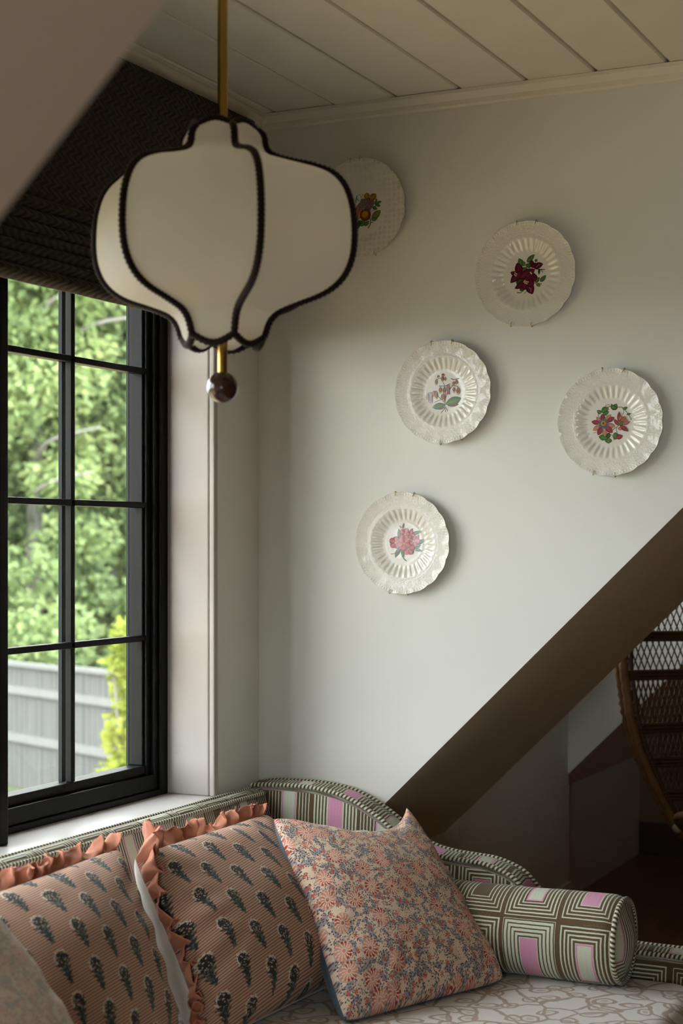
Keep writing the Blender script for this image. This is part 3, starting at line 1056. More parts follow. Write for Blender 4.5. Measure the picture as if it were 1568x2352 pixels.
GR = (.05, .12, .03); GR2 = (.12, .24, .06); DG = (.02, .055, .018); TL = (.04, .13, .10)
def m_maroon(L, D, S):
    MA = (.075, .006, .018); MB_ = (.17, .018, .045)
    S([(770, 690), (740, 780), (700, 860)], 10, DG); S([(880, 740), (960, 750), (1015, 757)], 9, (.12, .11, .05)); S([(930, 740), (960, 760), (985, 795)], 8, (.12, .11, .05))
    S([(870, 925), (920, 940), (970, 948)], 9, (.12, .11, .05)); S([(640, 1040), (690, 1045), (730, 1020)], 11, (.16, .12, .05)); S([(740, 1060), (770, 1035)], 8, (.16, .12, .05))
    L(775, 640, 875, 545, 62, GR, GR2); L(715, 690, 668, 582, 75, GR, GR2); L(740, 690, 720, 620, 50, GR, GR2); L(790, 720, 840, 630, 55, DG, GR2); L(760, 700, 815, 665, 50, GR, GR2); L(700, 750, 785, 730, 65, DG, GR2)
    L(880, 640, 910, 612, 35, GR, GR2); L(935, 745, 935, 818, 28, DG, GR); L(950, 915, 1024, 835, 52, GR, GR2); L(880, 915, 942, 860, 55, DG, GR2); L(900, 935, 948, 978, 40, GR, (.4, .25, .03)); L(640, 930, 720, 850, 80, DG, GR); L(720, 1020, 690, 975, 55, DG, GR)
    L(850, 720, 840, 615, 55, MA, MB_); L(860, 710, 985, 680, 75, MA, MB_, .7); L(870, 690, 925, 745, 50, MA, MB_); L(840, 720, 890, 655, 50, MA, MB_)
    L(690, 800, 645, 640, 105, MA, MB_, .6); L(690, 760, 558, 905, 95, MA, MB_, .6); L(640, 800, 560, 760, 60, MA, MB_); L(620, 830, 740, 790, 110, MA, MB_, .7); L(680, 850, 880, 745, 120, MA, MB_, .6); L(760, 820, 915, 850, 95, MA, MB_, .6); L(790, 850, 900, 890, 90, MA, MB_)
    L(780, 900, 615, 985, 80, MA, MB_, .6); L(760, 900, 730, 1020, 85, MA, MB_); L(780, 910, 850, 1075, 110, MA, MB_, .7); L(770, 900, 870, 950, 110, MA, MB_, .7); L(790, 860, 700, 920, 70, MA, MB_)
    S([(800, 980), (830, 1010), (825, 1045)], 6, (.45, .25, .25)); S([(900, 720), (940, 680)], 6, (.4, .2, .2))
    for x, y in ((622, 775), (640, 790), (615, 802), (632, 815), (825, 785), (835, 800), (750, 890), (768, 905), (790, 908), (755, 922), (775, 930), (740, 905)): D(x, y, 9, (.62, .52, .25), (.8, .72, .45))
def m_bell(L, D, S):
    RU = (.20, .045, .02); YE = (.55, .42, .08); ST = (.09, .07, .03)
    S([(785, 1100), (790, 980), (830, 860), (905, 770), (955, 680)], 9, ST); S([(790, 1000), (790, 830), (760, 730)], 8, ST); S([(770, 1010), (690, 930), (640, 850)], 8, ST)
    S([(765, 690), (720, 665), (670, 680)], 7, ST); S([(860, 750), (800, 780), (700, 780)], 9, ST); S([(875, 775), (940, 790), (970, 800)], 8, ST); S([(870, 675), (910, 695), (985, 680)], 10, ST); S([(605, 862), (560, 870), (535, 885)], 6, ST)
    S([(790, 1100), (755, 1140), (730, 1175)], 9, ST); S([(785, 1100), (795, 1165)], 8, ST); S([(795, 1090), (825, 1150)], 9, ST); S([(720, 975), (740, 900)], 5, ST); S([(630, 1015), (720, 980)], 9, (.25, .25, .2))
    L(780, 1095, 608, 1085, 60, (.28, .05, .07), (.35, .1, .1)); L(790, 1055, 605, 1090, 85, TL, GR2, .75); L(800, 1030, 975, 1060, 80, (.30, .05, .07), (.3, .08, .08)); L(795, 1050, 1010, 968, 110, GR, (.16, .30, .05), .75)
    def bell(x, y0, y1, w):
        m = y0 + (y1 - y0) * .62
        L(x + 2, m - (y1 - y0) * .25, x, y1, w * .9, (.46, .33, .05), YE, .4); L(x, y1 - (y1 - y0) * .25, x, y0, w, RU, (.32, .10, .03), .45)
    for x, y0, y1, w in ((662, 675, 765, 36), (750, 630, 728, 42), (790, 650, 712, 28), (692, 622, 660, 34), (760, 598, 640, 44), (908, 720, 790, 38), (950, 705, 765, 34), (720, 795, 890, 42), (778, 795, 905, 48), (912, 805, 885, 36), (970, 805, 920, 50), (538, 885, 1005, 40), (630, 845, 940, 42), (660, 845, 962, 44), (762, 890, 1010, 48)): bell(x, y0, y1, w)
    for x, y0, y1 in ((832, 755, 910), (585, 865, 1022)):
        L(x, y0, x, y1 - 20, 46, (.22, .06, .06), (.4, .2, .14), .5)
        for dx in (-18, 0, 18): L(x, y1 - 50, x + dx, y1, 18, (.35, .05, .10), (.4, .08, .12))
def m_passion(L, D, S):
    PKD = (.22, .018, .03); PKL = (.42, .17, .11); VN = (.14, .08, .03)
    S([(620, 700), (600, 690), (640, 640), (740, 580), (850, 590), (910, 595), (960, 650), (990, 690), (1010, 730), (1025, 760)], 7, VN); S([(910, 600), (930, 640), (915, 690)], 6, VN); S([(740, 580), (745, 555), (700, 560), (700, 580)], 6, VN); S([(735, 590), (740, 625)], 6, VN)
    S([(790, 880), (850, 840), (870, 820)], 8, VN); S([(840, 850), (835, 890), (850, 920)], 6, VN); S([(740, 940), (770, 945), (790, 965), (810, 1020)], 7, VN); S([(545, 915), (580, 908)], 6, VN)
    L(650, 655, 725, 585, 80, GR, GR2, .7); L(640, 665, 592, 622, 50, GR, GR2); L(665, 680, 740, 645, 50, GR, GR2); L(800, 620, 770, 545, 45, GR, GR2); L(800, 625, 838, 545, 68, GR, GR2); L(770, 590, 840, 600, 60, DG, GR2); L(925, 620, 975, 595, 36, GR, GR2); L(965, 690, 1020, 680, 25, GR, GR2)
    L(720, 990, 612, 965, 75, GR, GR2, .7); L(720, 985, 745, 920, 60, DG, GR); L(735, 985, 735, 1058, 85, GR, GR2, .7)
    L(790, 965, 870, 960, 85, GR, GR2); L(835, 985, 916, 962, 62, PKD, (.4, .06, .08))
    C = (672, 800)
    for x, y, w, k in ((580, 710, 50, 1), (765, 683, 58, 1), (820, 840, 58, 1), (692, 968, 58, 1), (538, 880, 58, 1), (520, 768, 58, 0), (655, 672, 60, 0), (810, 720, 56, 0), (785, 920, 66, 0), (600, 945, 62, 0)):
        L(C[0] + (x - C[0]) * .25, C[1] + (y - C[1]) * .25, x, y, w, PKL if k else PKD, (.55, .28, .2) if k else (.40, .06, .07), .8)
    for i in range(44):
        a = 2 * PI * i / 44 + .05; r = 62 + 14 * ((i * 7) % 5) / 5
        S([(C[0] + 22 * math.cos(a), C[1] + 22 * math.sin(a)), (C[0] + r * .6 * math.cos(a + .06), C[1] + r * .6 * math.sin(a + .06)), (C[0] + r * math.cos(a), C[1] + r * math.sin(a))], 6, ((.10, .11, .17), (.20, .20, .26), (.05, .05, .10))[i % 3])
    D(672, 795, 33, (.42, .22, .02), (.5, .3, .05)); D(672, 795, 13, (.16, .06, .01))
    for x0, y0, x1, y1, w, k in ((870, 790, 872, 650, 44, 0), (865, 830, 808, 745, 40, 0), (890, 800, 950, 712, 58, 2), (900, 810, 1002, 785, 50, 2), (880, 830, 985, 905, 52, 0), (890, 850, 875, 890, 48, 1), (870, 760, 905, 705, 26, 3), (920, 800, 975, 745, 26, 3), (880, 835, 975, 875, 40, 0)):
        L(x0, y0, x1, y1, w, (PKD, PKL, (.38, .07, .08), (.36, .20, .08))[k], ((.36, .07, .06), (.5, .25, .2), (.5, .16, .14), (.45, .28, .12))[k], .7)
    L(880, 830, 915, 780, 45, GR, GR2)
def m_pink(L, D, S):
    PK = (.52, .13, .16); PL = (.60, .25, .27); PD = (.36, .05, .09)
    S([(572, 1018), (620, 1010), (655, 965)], 12, (.45, .26, .06))
    L(685, 790, 680, 655, 42, GR, GR2); L(870, 730, 998, 695, 44, GR, GR2); L(915, 875, 1052, 812, 55, TL, (.1, .25, .2)); L(890, 960, 985, 885, 36, GR, GR2); L(880, 945, 1003, 975, 38, TL, (.12, .28, .24)); L(690, 930, 628, 1065, 55, GR, GR2, .7); L(715, 940, 630, 1070, 30, DG, GR); L(728, 955, 745, 1085, 44, GR, GR2); S([(745, 1075), (765, 1100), (788, 1117)], 10, DG)
    L(735, 650, 752, 573, 24, PD, PK); L(720, 655, 688, 608, 20, PD, PK); L(735, 655, 745, 615, 22, GR, GR2); L(835, 700, 876, 655, 26, PD, PL); L(930, 800, 962, 740, 26, PD, PL); L(910, 840, 965, 815, 24, PD, PK); L(905, 810, 915, 760, 30, PD, PK)
    def fl(x, y, r, ang, n=5, w=.85, pale=0):
        for i in range(n):
            a = ang + 2 * PI * i / n
            L(x, y, x + r * math.cos(a), y + r * math.sin(a), r * w, PK if (i + pale) % 2 else PD, PL, 1.15)
        D(x, y, r * .13, (.55, .38, .06), (.7, .55, .15))
    fl(885, 835, 88, -1.35); fl(770, 735, 90, -2.5); fl(845, 740, 60, .3, 4); fl(635, 855, 92, -1.4); fl(815, 945, 90, .9); fl(755, 870, 96, -.85, 5, .9, 1)
    D(730, 775, 9, (.6, .45, .1)); D(825, 805, 10, (.6, .45, .1))
def m_fruit(L, D, S):
    OR = (.34, .13, .015); OC = (.50, .26, .03)
    S([(615, 690), (605, 740), (590, 800)], 12, GR); S([(635, 700), (655, 680), (665, 720), (690, 715), (700, 690), (685, 685)], 5, DG); S([(600, 720), (640, 780)], 8, DG)
    S([(795, 1040), (815, 1100), (800, 1160), (775, 1205)], 14, GR); S([(815, 1120), (850, 1120)], 9, GR); S([(880, 890), (900, 830), (940, 815)], 7, DG); S([(820, 960), (850, 940), (880, 940)], 5, DG)
    L(770, 760, 745, 668, 85, OR, OC, .8); L(800, 780, 895, 700, 95, (.22, .10, .015), OC, .8); L(790, 790, 865, 855, 80, (.22, .13, .02), (.35, .25, .04), .7); L(770, 790, 790, 740, 45, DG, GR)
    L(885, 860, 903, 768, 36, GR, GR2); L(915, 830, 974, 818, 32, GR, GR2); L(885, 845, 955, 890, 40, GR, GR2); L(840, 885, 910, 930, 40, GR, GR2)
    L(825, 1080, 960, 950, 95, (.18, .14, .02), GR2, .7); L(830, 1080, 915, 1070, 50, GR, GR2); L(690, 1165, 660, 1070, 60, GR, GR2); L(720, 1080, 690, 1165, 60, GR, GR2); L(790, 1095, 725, 1165, 52, GR, (.16, .28, .10), .7); L(640, 1070, 625, 1200, 60, DG, GR)
    rr = random.Random(4)
    for y in range(765, 960, 27):
        for x in range(625, 850, 30):
            xx = x + ((y // 27) % 2) * 15
            if ((xx - 735) / 112) ** 2 + ((y - 850) / 105) ** 2 < 1 and xx - 735 > -115 + (y - 765) * .1: D(xx + rr.uniform(-4, 4), y + rr.uniform(-4, 4), 15, (.11, .075, .09), (.36, .28, .30))
    D(605, 1000, 60, (.20, .05, .02), (.42, .14, .06)); L(600, 1050, 640, 830, 75, (.28, .09, .05), (.5, .24, .16), .9); L(640, 1060, 660, 900, 60, (.3, .1, .06), (.55, .28, .2))
    D(742, 1003, 80, (.14, .018, .012), (.42, .17, .02)); D(735, 990, 44, (.42, .20, .02), (.5, .28, .03))

make_plate('wall_plate', 'cream plate with grapes, peach and autumn leaves, half hidden by the lamp', (0.311, 2.335), 'daisy', .2, m_fruit, (668, 906, 677, 761), (68, 88, 100, 291, 262))
make_plate('wall_plate', 'cream fluted plate with a dark maroon flower, topmost at the right', (0.771, 2.131), 'flute', .1, m_maroon, (770, 805, 660, 710), (99, 77, 254, 278))
make_plate('wall_plate', 'cream fluted plate with drooping bell flowers in the middle of the group', (0.548, 1.843), 'flute', .05, m_bell, (775, 875, 675, 750), (103, 78, 268, 293))
make_plate('wall_plate', 'cream fluted plate with a red passion flower, nearest the slope', (0.990, 1.752), 'flute', .0, m_passion, (770, 785, 668, 700), (98, 74, 252, 276))
make_plate('wall_plate', 'cream fluted plate with pink blossoms, lowest on the wall', (0.435, 1.455), 'flute', .15, m_pink, (752, 862, 650, 728), (98, 75, 255, 277))

# ------------------------------------------------------------------ sofa
SZ = 0.432                       # seat height
SY0, SY1 = -2.875, -0.018
sofa = thing('sofa', (0.6, -1.45, 0), 'long sofa in brown and pale geometric weave under the window', 'sofa')
W_, H_ = 0.135, 0.205

def sweep(name, mat, prof, path, uvf, parent, smooth=True, caps=True):
    """prof: function(i) -> list of points for path station i"""
    b = MB(); vs = []; uv = []
    n = None
    for i, s in enumerate(path):
        ring = prof(i, s); n = len(ring)
        for k, p in enumerate(ring):
            vs.append(p); uv.append(uvf(i, s, k, p))
    m = len(path)
    fs = [(i * n + k, i * n + k + 1, (i + 1) * n + k + 1, (i + 1) * n + k) for i in range(m - 1) for k in range(n - 1)]
    if caps:
        fs.append(tuple(range(n))); fs.append(tuple(range(m * n - 1, m * n - n - 1, -1)))
    b.add(vs, fs, uv)
    return b.build(name, mat, parent, uv=True, autos=True)

back_sec = cat([(.032, .16), (.032, .50), (.033, .780), (.037, .801), (.052, .807), (.068, .803), (.077, .790), (.083, .770), (.103, .715), (.128, .63), (.146, .53), (.155, .44), (.158, .30), (.158, .16)], 3)
arc = [0]
for a, c in zip(back_sec, back_sec[1:]): arc.append(arc[-1] + math.dist(a, c))
i_front = min(range(len(back_sec)), key=lambda i: abs(back_sec[i][0] - .077) + abs(back_sec[i][1] - .790))
NY = 60
ys = [SY0 + .06 + (SY1 - .07 - SY0 - .06) * i / NY for i in range(NY + 1)]
def bw(y, z): return .004 * noise.noise(Vector((y * 5, z * 6, 1.7)))
sweep('back', M['geo'], lambda i, y: [(x + (bw(y, z) if x > .07 else 0), y, z + (.5 * bw(y, z) if z > .7 else 0)) for x, z in back_sec], ys,
      lambda i, y, k, p: (y + .43, arc[i_front] - arc[k] + .155), sofa)

arm_top = cat([(.034, .816), (.09, .821), (.20, .822), (.28, .812), (.335, .795), (.385, .770), (.42, .748), (.475, .708), (.53, .682), (.59, .670), (.65, .666), (.705, .660), (.765, .638), (.80, .606), (.85, .556), (.92, .512), (1.0, .490), (1.08, .485), (1.18, .484), (1.25, .480), (1.285, .462)], 3)
def arm(sgn, yo):
    """sgn -1: right arm, inner side towards -y"""
    def ring(i, s):
        x, z = s
        w = .004 * noise.noise(Vector((x * 5, 2.2, z * 5)))
        pts = [(0, .14), (0, .30), (0, z - .02), (.004, z - .007), (.014, z - .001), (.043, z + .004), (.072, z - .001), (.084, z - .007), (.089, z - .02)]
        out = [(x, yo + sgn * (d + (.003 if 0 < d < .089 else 0)), zz) for d, zz in pts]
        for q in range(1, 15):
            f = q / 14
            zz = (z - .02) * (1 - f) + .14 * f
            out.append((x, yo + sgn * (.090 + .010 * math.sin(PI * min(1, f * 1.6)) + w), zz))
        return out
    al = [0]
    for a, c in zip(arm_top, arm_top[1:]): al.append(al[-1] + math.dist(a, c))
    def uvf(i, s, k, p):
        if k >= 8: return (p[0] - .284 + W_ / 2, p[2] - .770 + H_ / 2 + 4 * H_)
        if k >= 2: return (al[i] + .05, (k - 2) * .016 + .06)
        return (p[0], p[2])
    o = sweep('arm', M['geo'], ring, arm_top, uvf, sofa)
    for d, dz in ((.0885, -.004), (.002, -.004)):
        b = MB(); b.tube([(x, yo + sgn * d, z + dz) for x, z in cat(arm_top, 3)], .0058, 8, cap=True)
        b.build('piping', M['cord'], o, smooth=True, uv=True)
    return o
arm(-1, SY1)
arm(1, SY0)
for x, z in ((.080, .795), (.036, .803)):
    b = MB(); b.tube([(x + bw(y, z), y, z) for y in [SY0 + .09 + (SY1 - SY0 - .19) * i / 300 for i in range(301)]], .0058, 8)
    b.build('piping', M['cord'], sofa, smooth=True, uv=True)
# seat mattress: rounded block
def rounded_block(x0, x1, y0, y1, z0, z1, r, nx, ny, crown):
    b = MB(); vs = []; uv = []
    sec = []
    nq = 6
    for q in range(nq + 1):
        a = -PI / 2 + PI / 2 * q / nq
        sec.append((r - r * math.cos(a), z0 + r + r * math.sin(a)))
    for q in range(nq + 1):
        a = PI / 2 * q / nq
        sec.append((r - r * math.cos(a), z1 - r + r * math.sin(a)))
    # rings around the outline (rounded rectangle), inset by sec[k][0]
    R = .09
    def outline(ins):
        pts = []
        cs = [(x1 - R, y1 - R, 0), (x0 + R, y1 - R, 1), (x0 + R, y0 + R, 2), (x1 - R, y0 + R, 3)]
        for cx, cy, q in cs:
            for k in range(9):
                a = PI / 2 * q + PI / 2 * k / 8
                rr = max(.001, R - ins)
                pts.append((cx + rr * math.cos(a), cy + rr * math.sin(a)))
        return pts
    n = 36
    for ins, z in sec:
        for k, (x, y) in enumerate(outline(ins)):
            vs.append((x, y, z)); uv.append((x + (z - z1) * .8, y + (z - z1) * .6))
    fs = [(i * n + k, i * n + (k + 1) % n, (i + 1) * n + (k + 1) % n, (i + 1) * n + k) for i in range(len(sec) - 1) for k in range(n)]
    fs.append(tuple(range(n - 1, -1, -1)))
    fs.append(tuple(range((len(sec) - 1) * n, len(sec) * n)))
    b.add(vs, fs, uv)
    return b
rounded_block(.162, 1.262, SY0 + .105, SY1 - .105, .272, SZ, .045, 0, 0, 0).build('seat_mattress', M['seat'], sofa, uv=True, autos=True)
b = MB(); b.box(.10, 1.25, SY0 + .10, SY1 - .10, .13, .272)
o = b.build('seat_base', M['geo'], sofa, uv=True)
for x in (.10, 1.2):
    for y in (SY0 + .06, -1.45, SY1 - .06):
        b = MB(); b.lathe([(.016, 0), (.018, .01), (.026, .12), (.028, .15)], (x, y, 0), 16); b.build('leg', M['darkwood'], sofa, autos=True)

# ------------------------------------------------------------------ bolster
BX0, BX1, BYC, BR_ = .50, 1.082, -.222, .103
bol = thing('bolster_cushion', (.8, BYC, SZ), 'round bolster in brown and pale geometric weave by the sofa arm', 'cushion')
b = MB(); vs = []; uv = []; NA, NX = 72, 60
for i in range(NX + 1):
    f = i / NX
    x = BX0 + (BX1 - BX0) * f
    e = min(f, 1 - f) * (BX1 - BX0)
    rr = BR_ * (1 - .10 * max(0, 1 - e / .03) ** 2) * (1 + .012 * math.sin(f * 9))
    for k in range(NA + 1):
        a = 2 * PI * k / NA - PI          # 0 = towards the viewer side (-y), up is positive
        w = 1 + .018 * noise.noise(Vector((x * 9, math.cos(a) * 2, math.sin(a) * 2)))
        z = SZ + BR_ * .985 + rr * w * math.sin(a)
        vs.append((x, BYC - rr * w * math.cos(a), max(z, SZ + .001))); uv.append((x - .817 + .135, BR_ * (a - math.radians(30))))
n = NA + 1
b.add(vs, [(i * n + k, i * n + k + 1, (i + 1) * n + k + 1, (i + 1) * n + k) for i in range(NX) for k in range(NA)], uv)
b.build('cover', M['geo'], bol, smooth=True, uv=True)
for xe, sg in ((BX1, 1), (BX0, -1)):
    b = MB(); vs = []; uv = []
    for i in range(9):
        r = BR_ * .90 * (1 - i / 8)
        for k in range(48):
            a = 2 * PI * k / 48
            y, z = BYC + r * math.cos(a), SZ + BR_ * .985 + r * math.sin(a)
            vs.append((xe + sg * (.024 * math.cos(PI / 2 * (1 - i / 8)) ** 1.0 * (1 - (1 - i / 8) ** 3) + .002), y, max(z, SZ + .004))); uv.append((y - BYC + .0, z - SZ - .02))
    b.add(vs, [(i * 48 + k, i * 48 + (k + 1) % 48, (i + 1) * 48 + (k + 1) % 48, (i + 1) * 48 + k) for i in range(8) for k in range(48)], uv)
    b.build('end_panel', M['geo'], bol, smooth=True, uv=True)
    b = MB(); b.tube([(xe + sg * .001, BYC + BR_ * .925 * math.cos(2 * PI * k / 90), SZ + BR_ * .985 + BR_ * .925 * math.sin(2 * PI * k / 90)) for k in range(90)], .0062, 8, closed=True)
    b.build('piping', M['cord'], bol, smooth=True, uv=True)

# ------------------------------------------------------------------ square cushions
class Pillow:
    def __init__(s, TL, TR, BR, BL, T, pinch=.07, dip=0.0, seed=0, sizes=(.55, .55), back=.85, rot=0.0, skew=0.0):
        s.skew = skew
        s.c = [Vector(q) for q in (TL, TR, BR, BL)]
        s.T, s.pinch, s.dip, s.seed, s.sizes, s.back, s.rot = T, pinch, dip, seed, sizes, back, rot
        ux = ((s.c[1] - s.c[0]) + (s.c[2] - s.c[3])).normalized()
        vy = ((s.c[0] - s.c[3]) + (s.c[1] - s.c[2])).normalized()
        s.N = ux.cross(vy).normalized()
        s.ux, s.vy = ux, vy
    def base(s, u, v):
        p = s.pinch
        u2 = u * (1 - p * (1 - v * v) * u * u) * (1 - .035 * abs(u * v) ** 6)
        pv = p if v > 0 else p * .25
        v2 = v * (1 - pv * (1 - u * u) * v * v) * (1 - .035 * abs(u * v) ** 6)
        if v > 0: v2 -= s.dip * (1 - u * u) * (1 + s.skew * u) * v ** 2
        a, b_ = (u2 + 1) / 2, (v2 + 1) / 2
        TL, TR, BR, BL = s.c
        return (BL * (1 - a) + BR * a) * (1 - b_) + (TL * (1 - a) + TR * a) * b_
    def h(s, u, v):
        q = max(0.0, (1 - u * u)) ** .5 * max(0.0, (1 - v * v)) ** .5
        q = q ** .82 * (1 - .18 * v)
        w = noise.noise(Vector((u * 1.7 + s.seed, v * 1.7, s.seed * 1.3))) * .12
        # creases that run in from the corners and the seam
        cr = 0.0
        d = min(1 - abs(u), 1 - abs(v))
        per = math.atan2(v, u)
        cr = .030 * max(0, 1 - d / .45) * math.sin(per * 17 + 3 * noise.noise(Vector((per * 2, s.seed, 0)))) * min(1, d / .08)
        return s.T * q * (1 + w + cr * 3)
    def point(s, u, v, side=1):
        p = s.base(u, v)
        if side > 0:
            q = p + s.N * s.h(u, v); q.z = max(q.z, SZ + .003); return q
        q = p - s.N * s.h(u, v) * s.back
        q.z = max(q.z, SZ + .004)
        return q
    def panel(s, side, n=56):
        b = MB(); vs = []; uv = []
        ca, sa = math.cos(s.rot), math.sin(s.rot)
        for j in range(n + 1):
            for i in range(n + 1):
                # finer sampling near the seam
                u = math.sin((i / n - .5) * PI); v = math.sin((j / n - .5) * PI)
                vs.append(s.point(u, v, side))
                x, y = u * s.sizes[0] / 2, v * s.sizes[1] / 2
                uv.append((x * ca - y * sa + s.seed * .137, x * sa + y * ca + s.seed * .071))
        b.add(vs, [(j * (n + 1) + i, j * (n + 1) + i + 1, (j + 1) * (n + 1) + i + 1, (j + 1) * (n + 1) + i) for j in range(n) for i in range(n)], uv)
        return b
    def ruffle(s, w=.05, amp=.017, flop=None, seed=0, path=None):
        """gathered strip along the seam; path is a list of (u, v) border corners"""
        per = []
        N = 420
        path = path or [(-1, -1), (-1, 1), (1, 1)]
        for (u0, v0), (u1, v1) in zip(path, path[1:]):
            for i in range(N): per.append((u0 + (u1 - u0) * i / N, v0 + (v1 - v0) * i / N))
        per.append(path[-1])
        b = MB(); vs = []; NT = 8
        ph = 0.0; prev = None; m = len(per); arc = 0.0
        for k, (u, v) in enumerate(per):
            P = s.base(u, v)
            if prev is not None:
                ds = (P - prev).length; arc += ds
                lam = .026 + .060 * (0.5 + 1.1 * noise.noise(Vector((arc * 9, seed * 3.1, 0))))
                ph += 2 * PI * ds / max(.016, lam)
            k2 = min(k + 1, m - 1); k1 = max(0, k2 - 1)
            Tn = (s.base(*per[k2]) - s.base(*per[k1])).normalized()
            prev = P
            O = s.ux * (abs(u) ** 10 * (1 if u > 0 else -1)) + s.vy * (abs(v) ** 10 * (1 if v > 0 else -1))
            O.normalize()
            al = flop(u, v) if flop else 0.0
            al += .9 * noise.noise(Vector((arc * 5.5, 2 + seed, 0)))
            O2 = O * math.cos(al) + s.N * math.sin(al)
            N2 = s.N * math.cos(al) - O * math.sin(al)
            A = amp * (1 + .8 * noise.noise(Vector((arc * 12, 5 + seed, 0))))
            ww = w * (1 + 1.1 * max(0, -u * v - .35)) * (1 + .35 * noise.noise(Vector((arc * 8, 9 + seed, 0))))
            sn = math.sin(ph)
            saw = (2 / PI) * math.asin(.96 * sn)                 # crisp creases
            cs = math.cos(ph)
            tw = noise.noise(Vector((arc * 17, 31 + seed, 0)))
            for t in range(NT):
                tt = t / (NT - 1)
                env = math.sin(tt * PI * .62) ** .8              # gathered tight at the seam
                p = P + O2 * (ww * (tt - .16 * tt * abs(saw))) + N2 * (A * env * saw + A * .5 * tt * tt * tw)
                p += Tn * (A * .95 * cs * tt * (1 + .4 * tw))
                p += N2 * (.0035 * math.sin(tt * 5 + ph * .5 + arc * 40)) * tt
                p += O2 * (.005 * tt * noise.noise(Vector((arc * 45, tt * 2, seed))))
                p += noise.noise_vector(p * 26 + Vector((seed, 0, 0))) * (.013 * tt) + noise.noise_vector(p * 70) * (.0045 * tt)
                vs.append(p)
        b.add(vs, [(k * NT + t, k * NT + t + 1, (k + 1) * NT + t + 1, (k + 1) * NT + t) for k in range(m - 1) for t in range(NT - 1)])
        return b

def cushion(name, label, P, fm, bm_, group=None, ruff=None, cat_='cushion'):
    c = (P.c[2] + P.c[3]) / 2
    t = thing(name, (c.x, c.y, c.z), label, cat_, group)
    P.panel(1).build('front_panel', fm, t, smooth=True, uv=True)
    P.panel(-1).build('back_panel', bm_, t, smooth=True, uv=True)
    if ruff:
        o = P.ruffle(**ruff).build('ruffle', M['coral'], t, smooth=True, recalc=False)
        sd = o.modifiers.new('solid', 'SOLIDIFY'); sd.thickness = .0014; sd.offset = 0
    return t

pB = Pillow((.215, -.965, .785), (.165, -.265, .770), (.51, -.40, .450), (.475, -1.09, .45), .115, .045, .0, 1, (.68, .54), 1.2, rot=math.radians(-7))
cushion('ruffled_cushion', 'striped sprig cushion with coral ruffle and white back, beside the red floral cushion', pB, M['sprig'], M['white_cotton'],
        'ruffled sprig cushions', dict(w=.044, amp=.016, seed=2, flop=lambda u, v: 1.2 * max(0, min(1, (-u - .75) / .25)) * max(0, min(1, (v + .9) / .8)) + .25))
pA = Pillow((.19, -1.66, .785), (.185, -.965, .805), (.445, -1.15, .448), (.46, -1.80, .448), .11, .045, .0, 2, (.66, .56), .7, rot=math.radians(-5))
cushion('ruffled_cushion', 'striped sprig cushion with coral ruffle at the left edge, partly behind its twin', pA, M['sprig'], M['white_cotton'],
        'ruffled sprig cushions', dict(w=.040, amp=.016, seed=5, flop=lambda u, v: .3))
pD = Pillow((.305, -.505, .808), (.485, -.105, .790), (.835, -.330, .438), (.642, -.805, .437), .082, .06, .24, 3, (.50, .50), 1.25, rot=math.radians(4), skew=.75)
cushion('floral_cushion', 'red and cream floral cushion with slate blue back, in front of the bolster', pD, M['floral'], M['slate'], 'floral cushions')
pC = Pillow((.40, -2.18, .84), (.42, -1.72, .855), (.60, -1.55, .45), (.62, -2.0, .45), .085, .05, .1, 4, (.48, .48), .9)
cushion('floral_cushion', 'pale faded floral cushion, blurred in the lower left corner', pC, M['floral2'], M['slate'], 'floral cushions')

# ------------------------------------------------------------------ wicker peacock chair
CC = Vector((0.985, 1.80, 0))               # below the middle of the back
chair = thing('wicker_chair', CC, 'brown woven wicker chair with a tall open fan back at the right edge', 'chair')
def hw(z):
    P = [(.40, .20), (.45, .265), (.54, .315), (.62, .36), (.74, .415), (.86, .450), (1.02, .472), (1.16, .468), (1.30, .425), (1.42, .34), (1.50, .235), (1.55, .12), (1.57, .0)]
    for (a, b), (c, d) in zip(P, P[1:]):
        if a <= z <= c:
            t = (z - a) / (c - a); return b + (d - b) * t
    return 0
def cp(w, z, off=0.0):
    # a dished shell: the sides come forward
    f = -.16 + .20 * (w / .47) ** 2 + (z - .4) * -.10
    return CC + RIGHT * w - FWD * (f + off) + Vector((0, 0, z))
def weave(zlo, zhi, pitch, slope, r, name, mat, off=0.0):
    b = MB()
    k = -60
    for sg in (1, -1):
        for k in range(-70, 71):
            w0 = k * pitch
            run = []
            z = zlo
            while z <= zhi + 1e-6:
                w = w0 + sg * slope * (z - .9)
                if abs(w) <= hw(z) + .002: run.append(cp(w, z, off + sg * .0015))
                else:
                    if len(run) > 1: b.tube(run, r, 4, cap=False)
                    run = []
                z += .03
            if len(run) > 1: b.tube(run, r, 4, cap=False)
    o = b.build(name, mat, chair)
    o['kind'] = 'stuff'
    return o
weave(.99, 1.56, .024, .42, .0028, 'open_cane_weave', M['rattan_dark'])
weave(.42, .99, .0195, .30, .0034, 'close_cane_weave', M['rattan_dark'])
for z in (.56, .68, .80, .985, 1.12, 1.33):
    w = hw(z)
    b = MB()
    for dz in (-.012, 0, .012):
        b.tube([cp(-w + 2 * w * i / 30, z + dz + .01 * (2 * i / 30 - 1) ** 2, .003) for i in range(31)], .0068, 6)
    b.build('band', M['rattan_dark'], chair, smooth=True)
zz = [.40 + 1.17 * i / 80 for i in range(81)]
edge = [(-hw(z), z) for z in zz] + [(hw(z), z) for z in reversed(zz)]
edge = cat(edge[::2], 2)
b = MB(); b.tube([cp(w, z, .02) for w, z in edge], lambda i, s, a: .016 * (1 + .10 * math.sin(s * 2 * PI / .009)), 10)
b.build('rim', M['rattan'], chair, smooth=True)
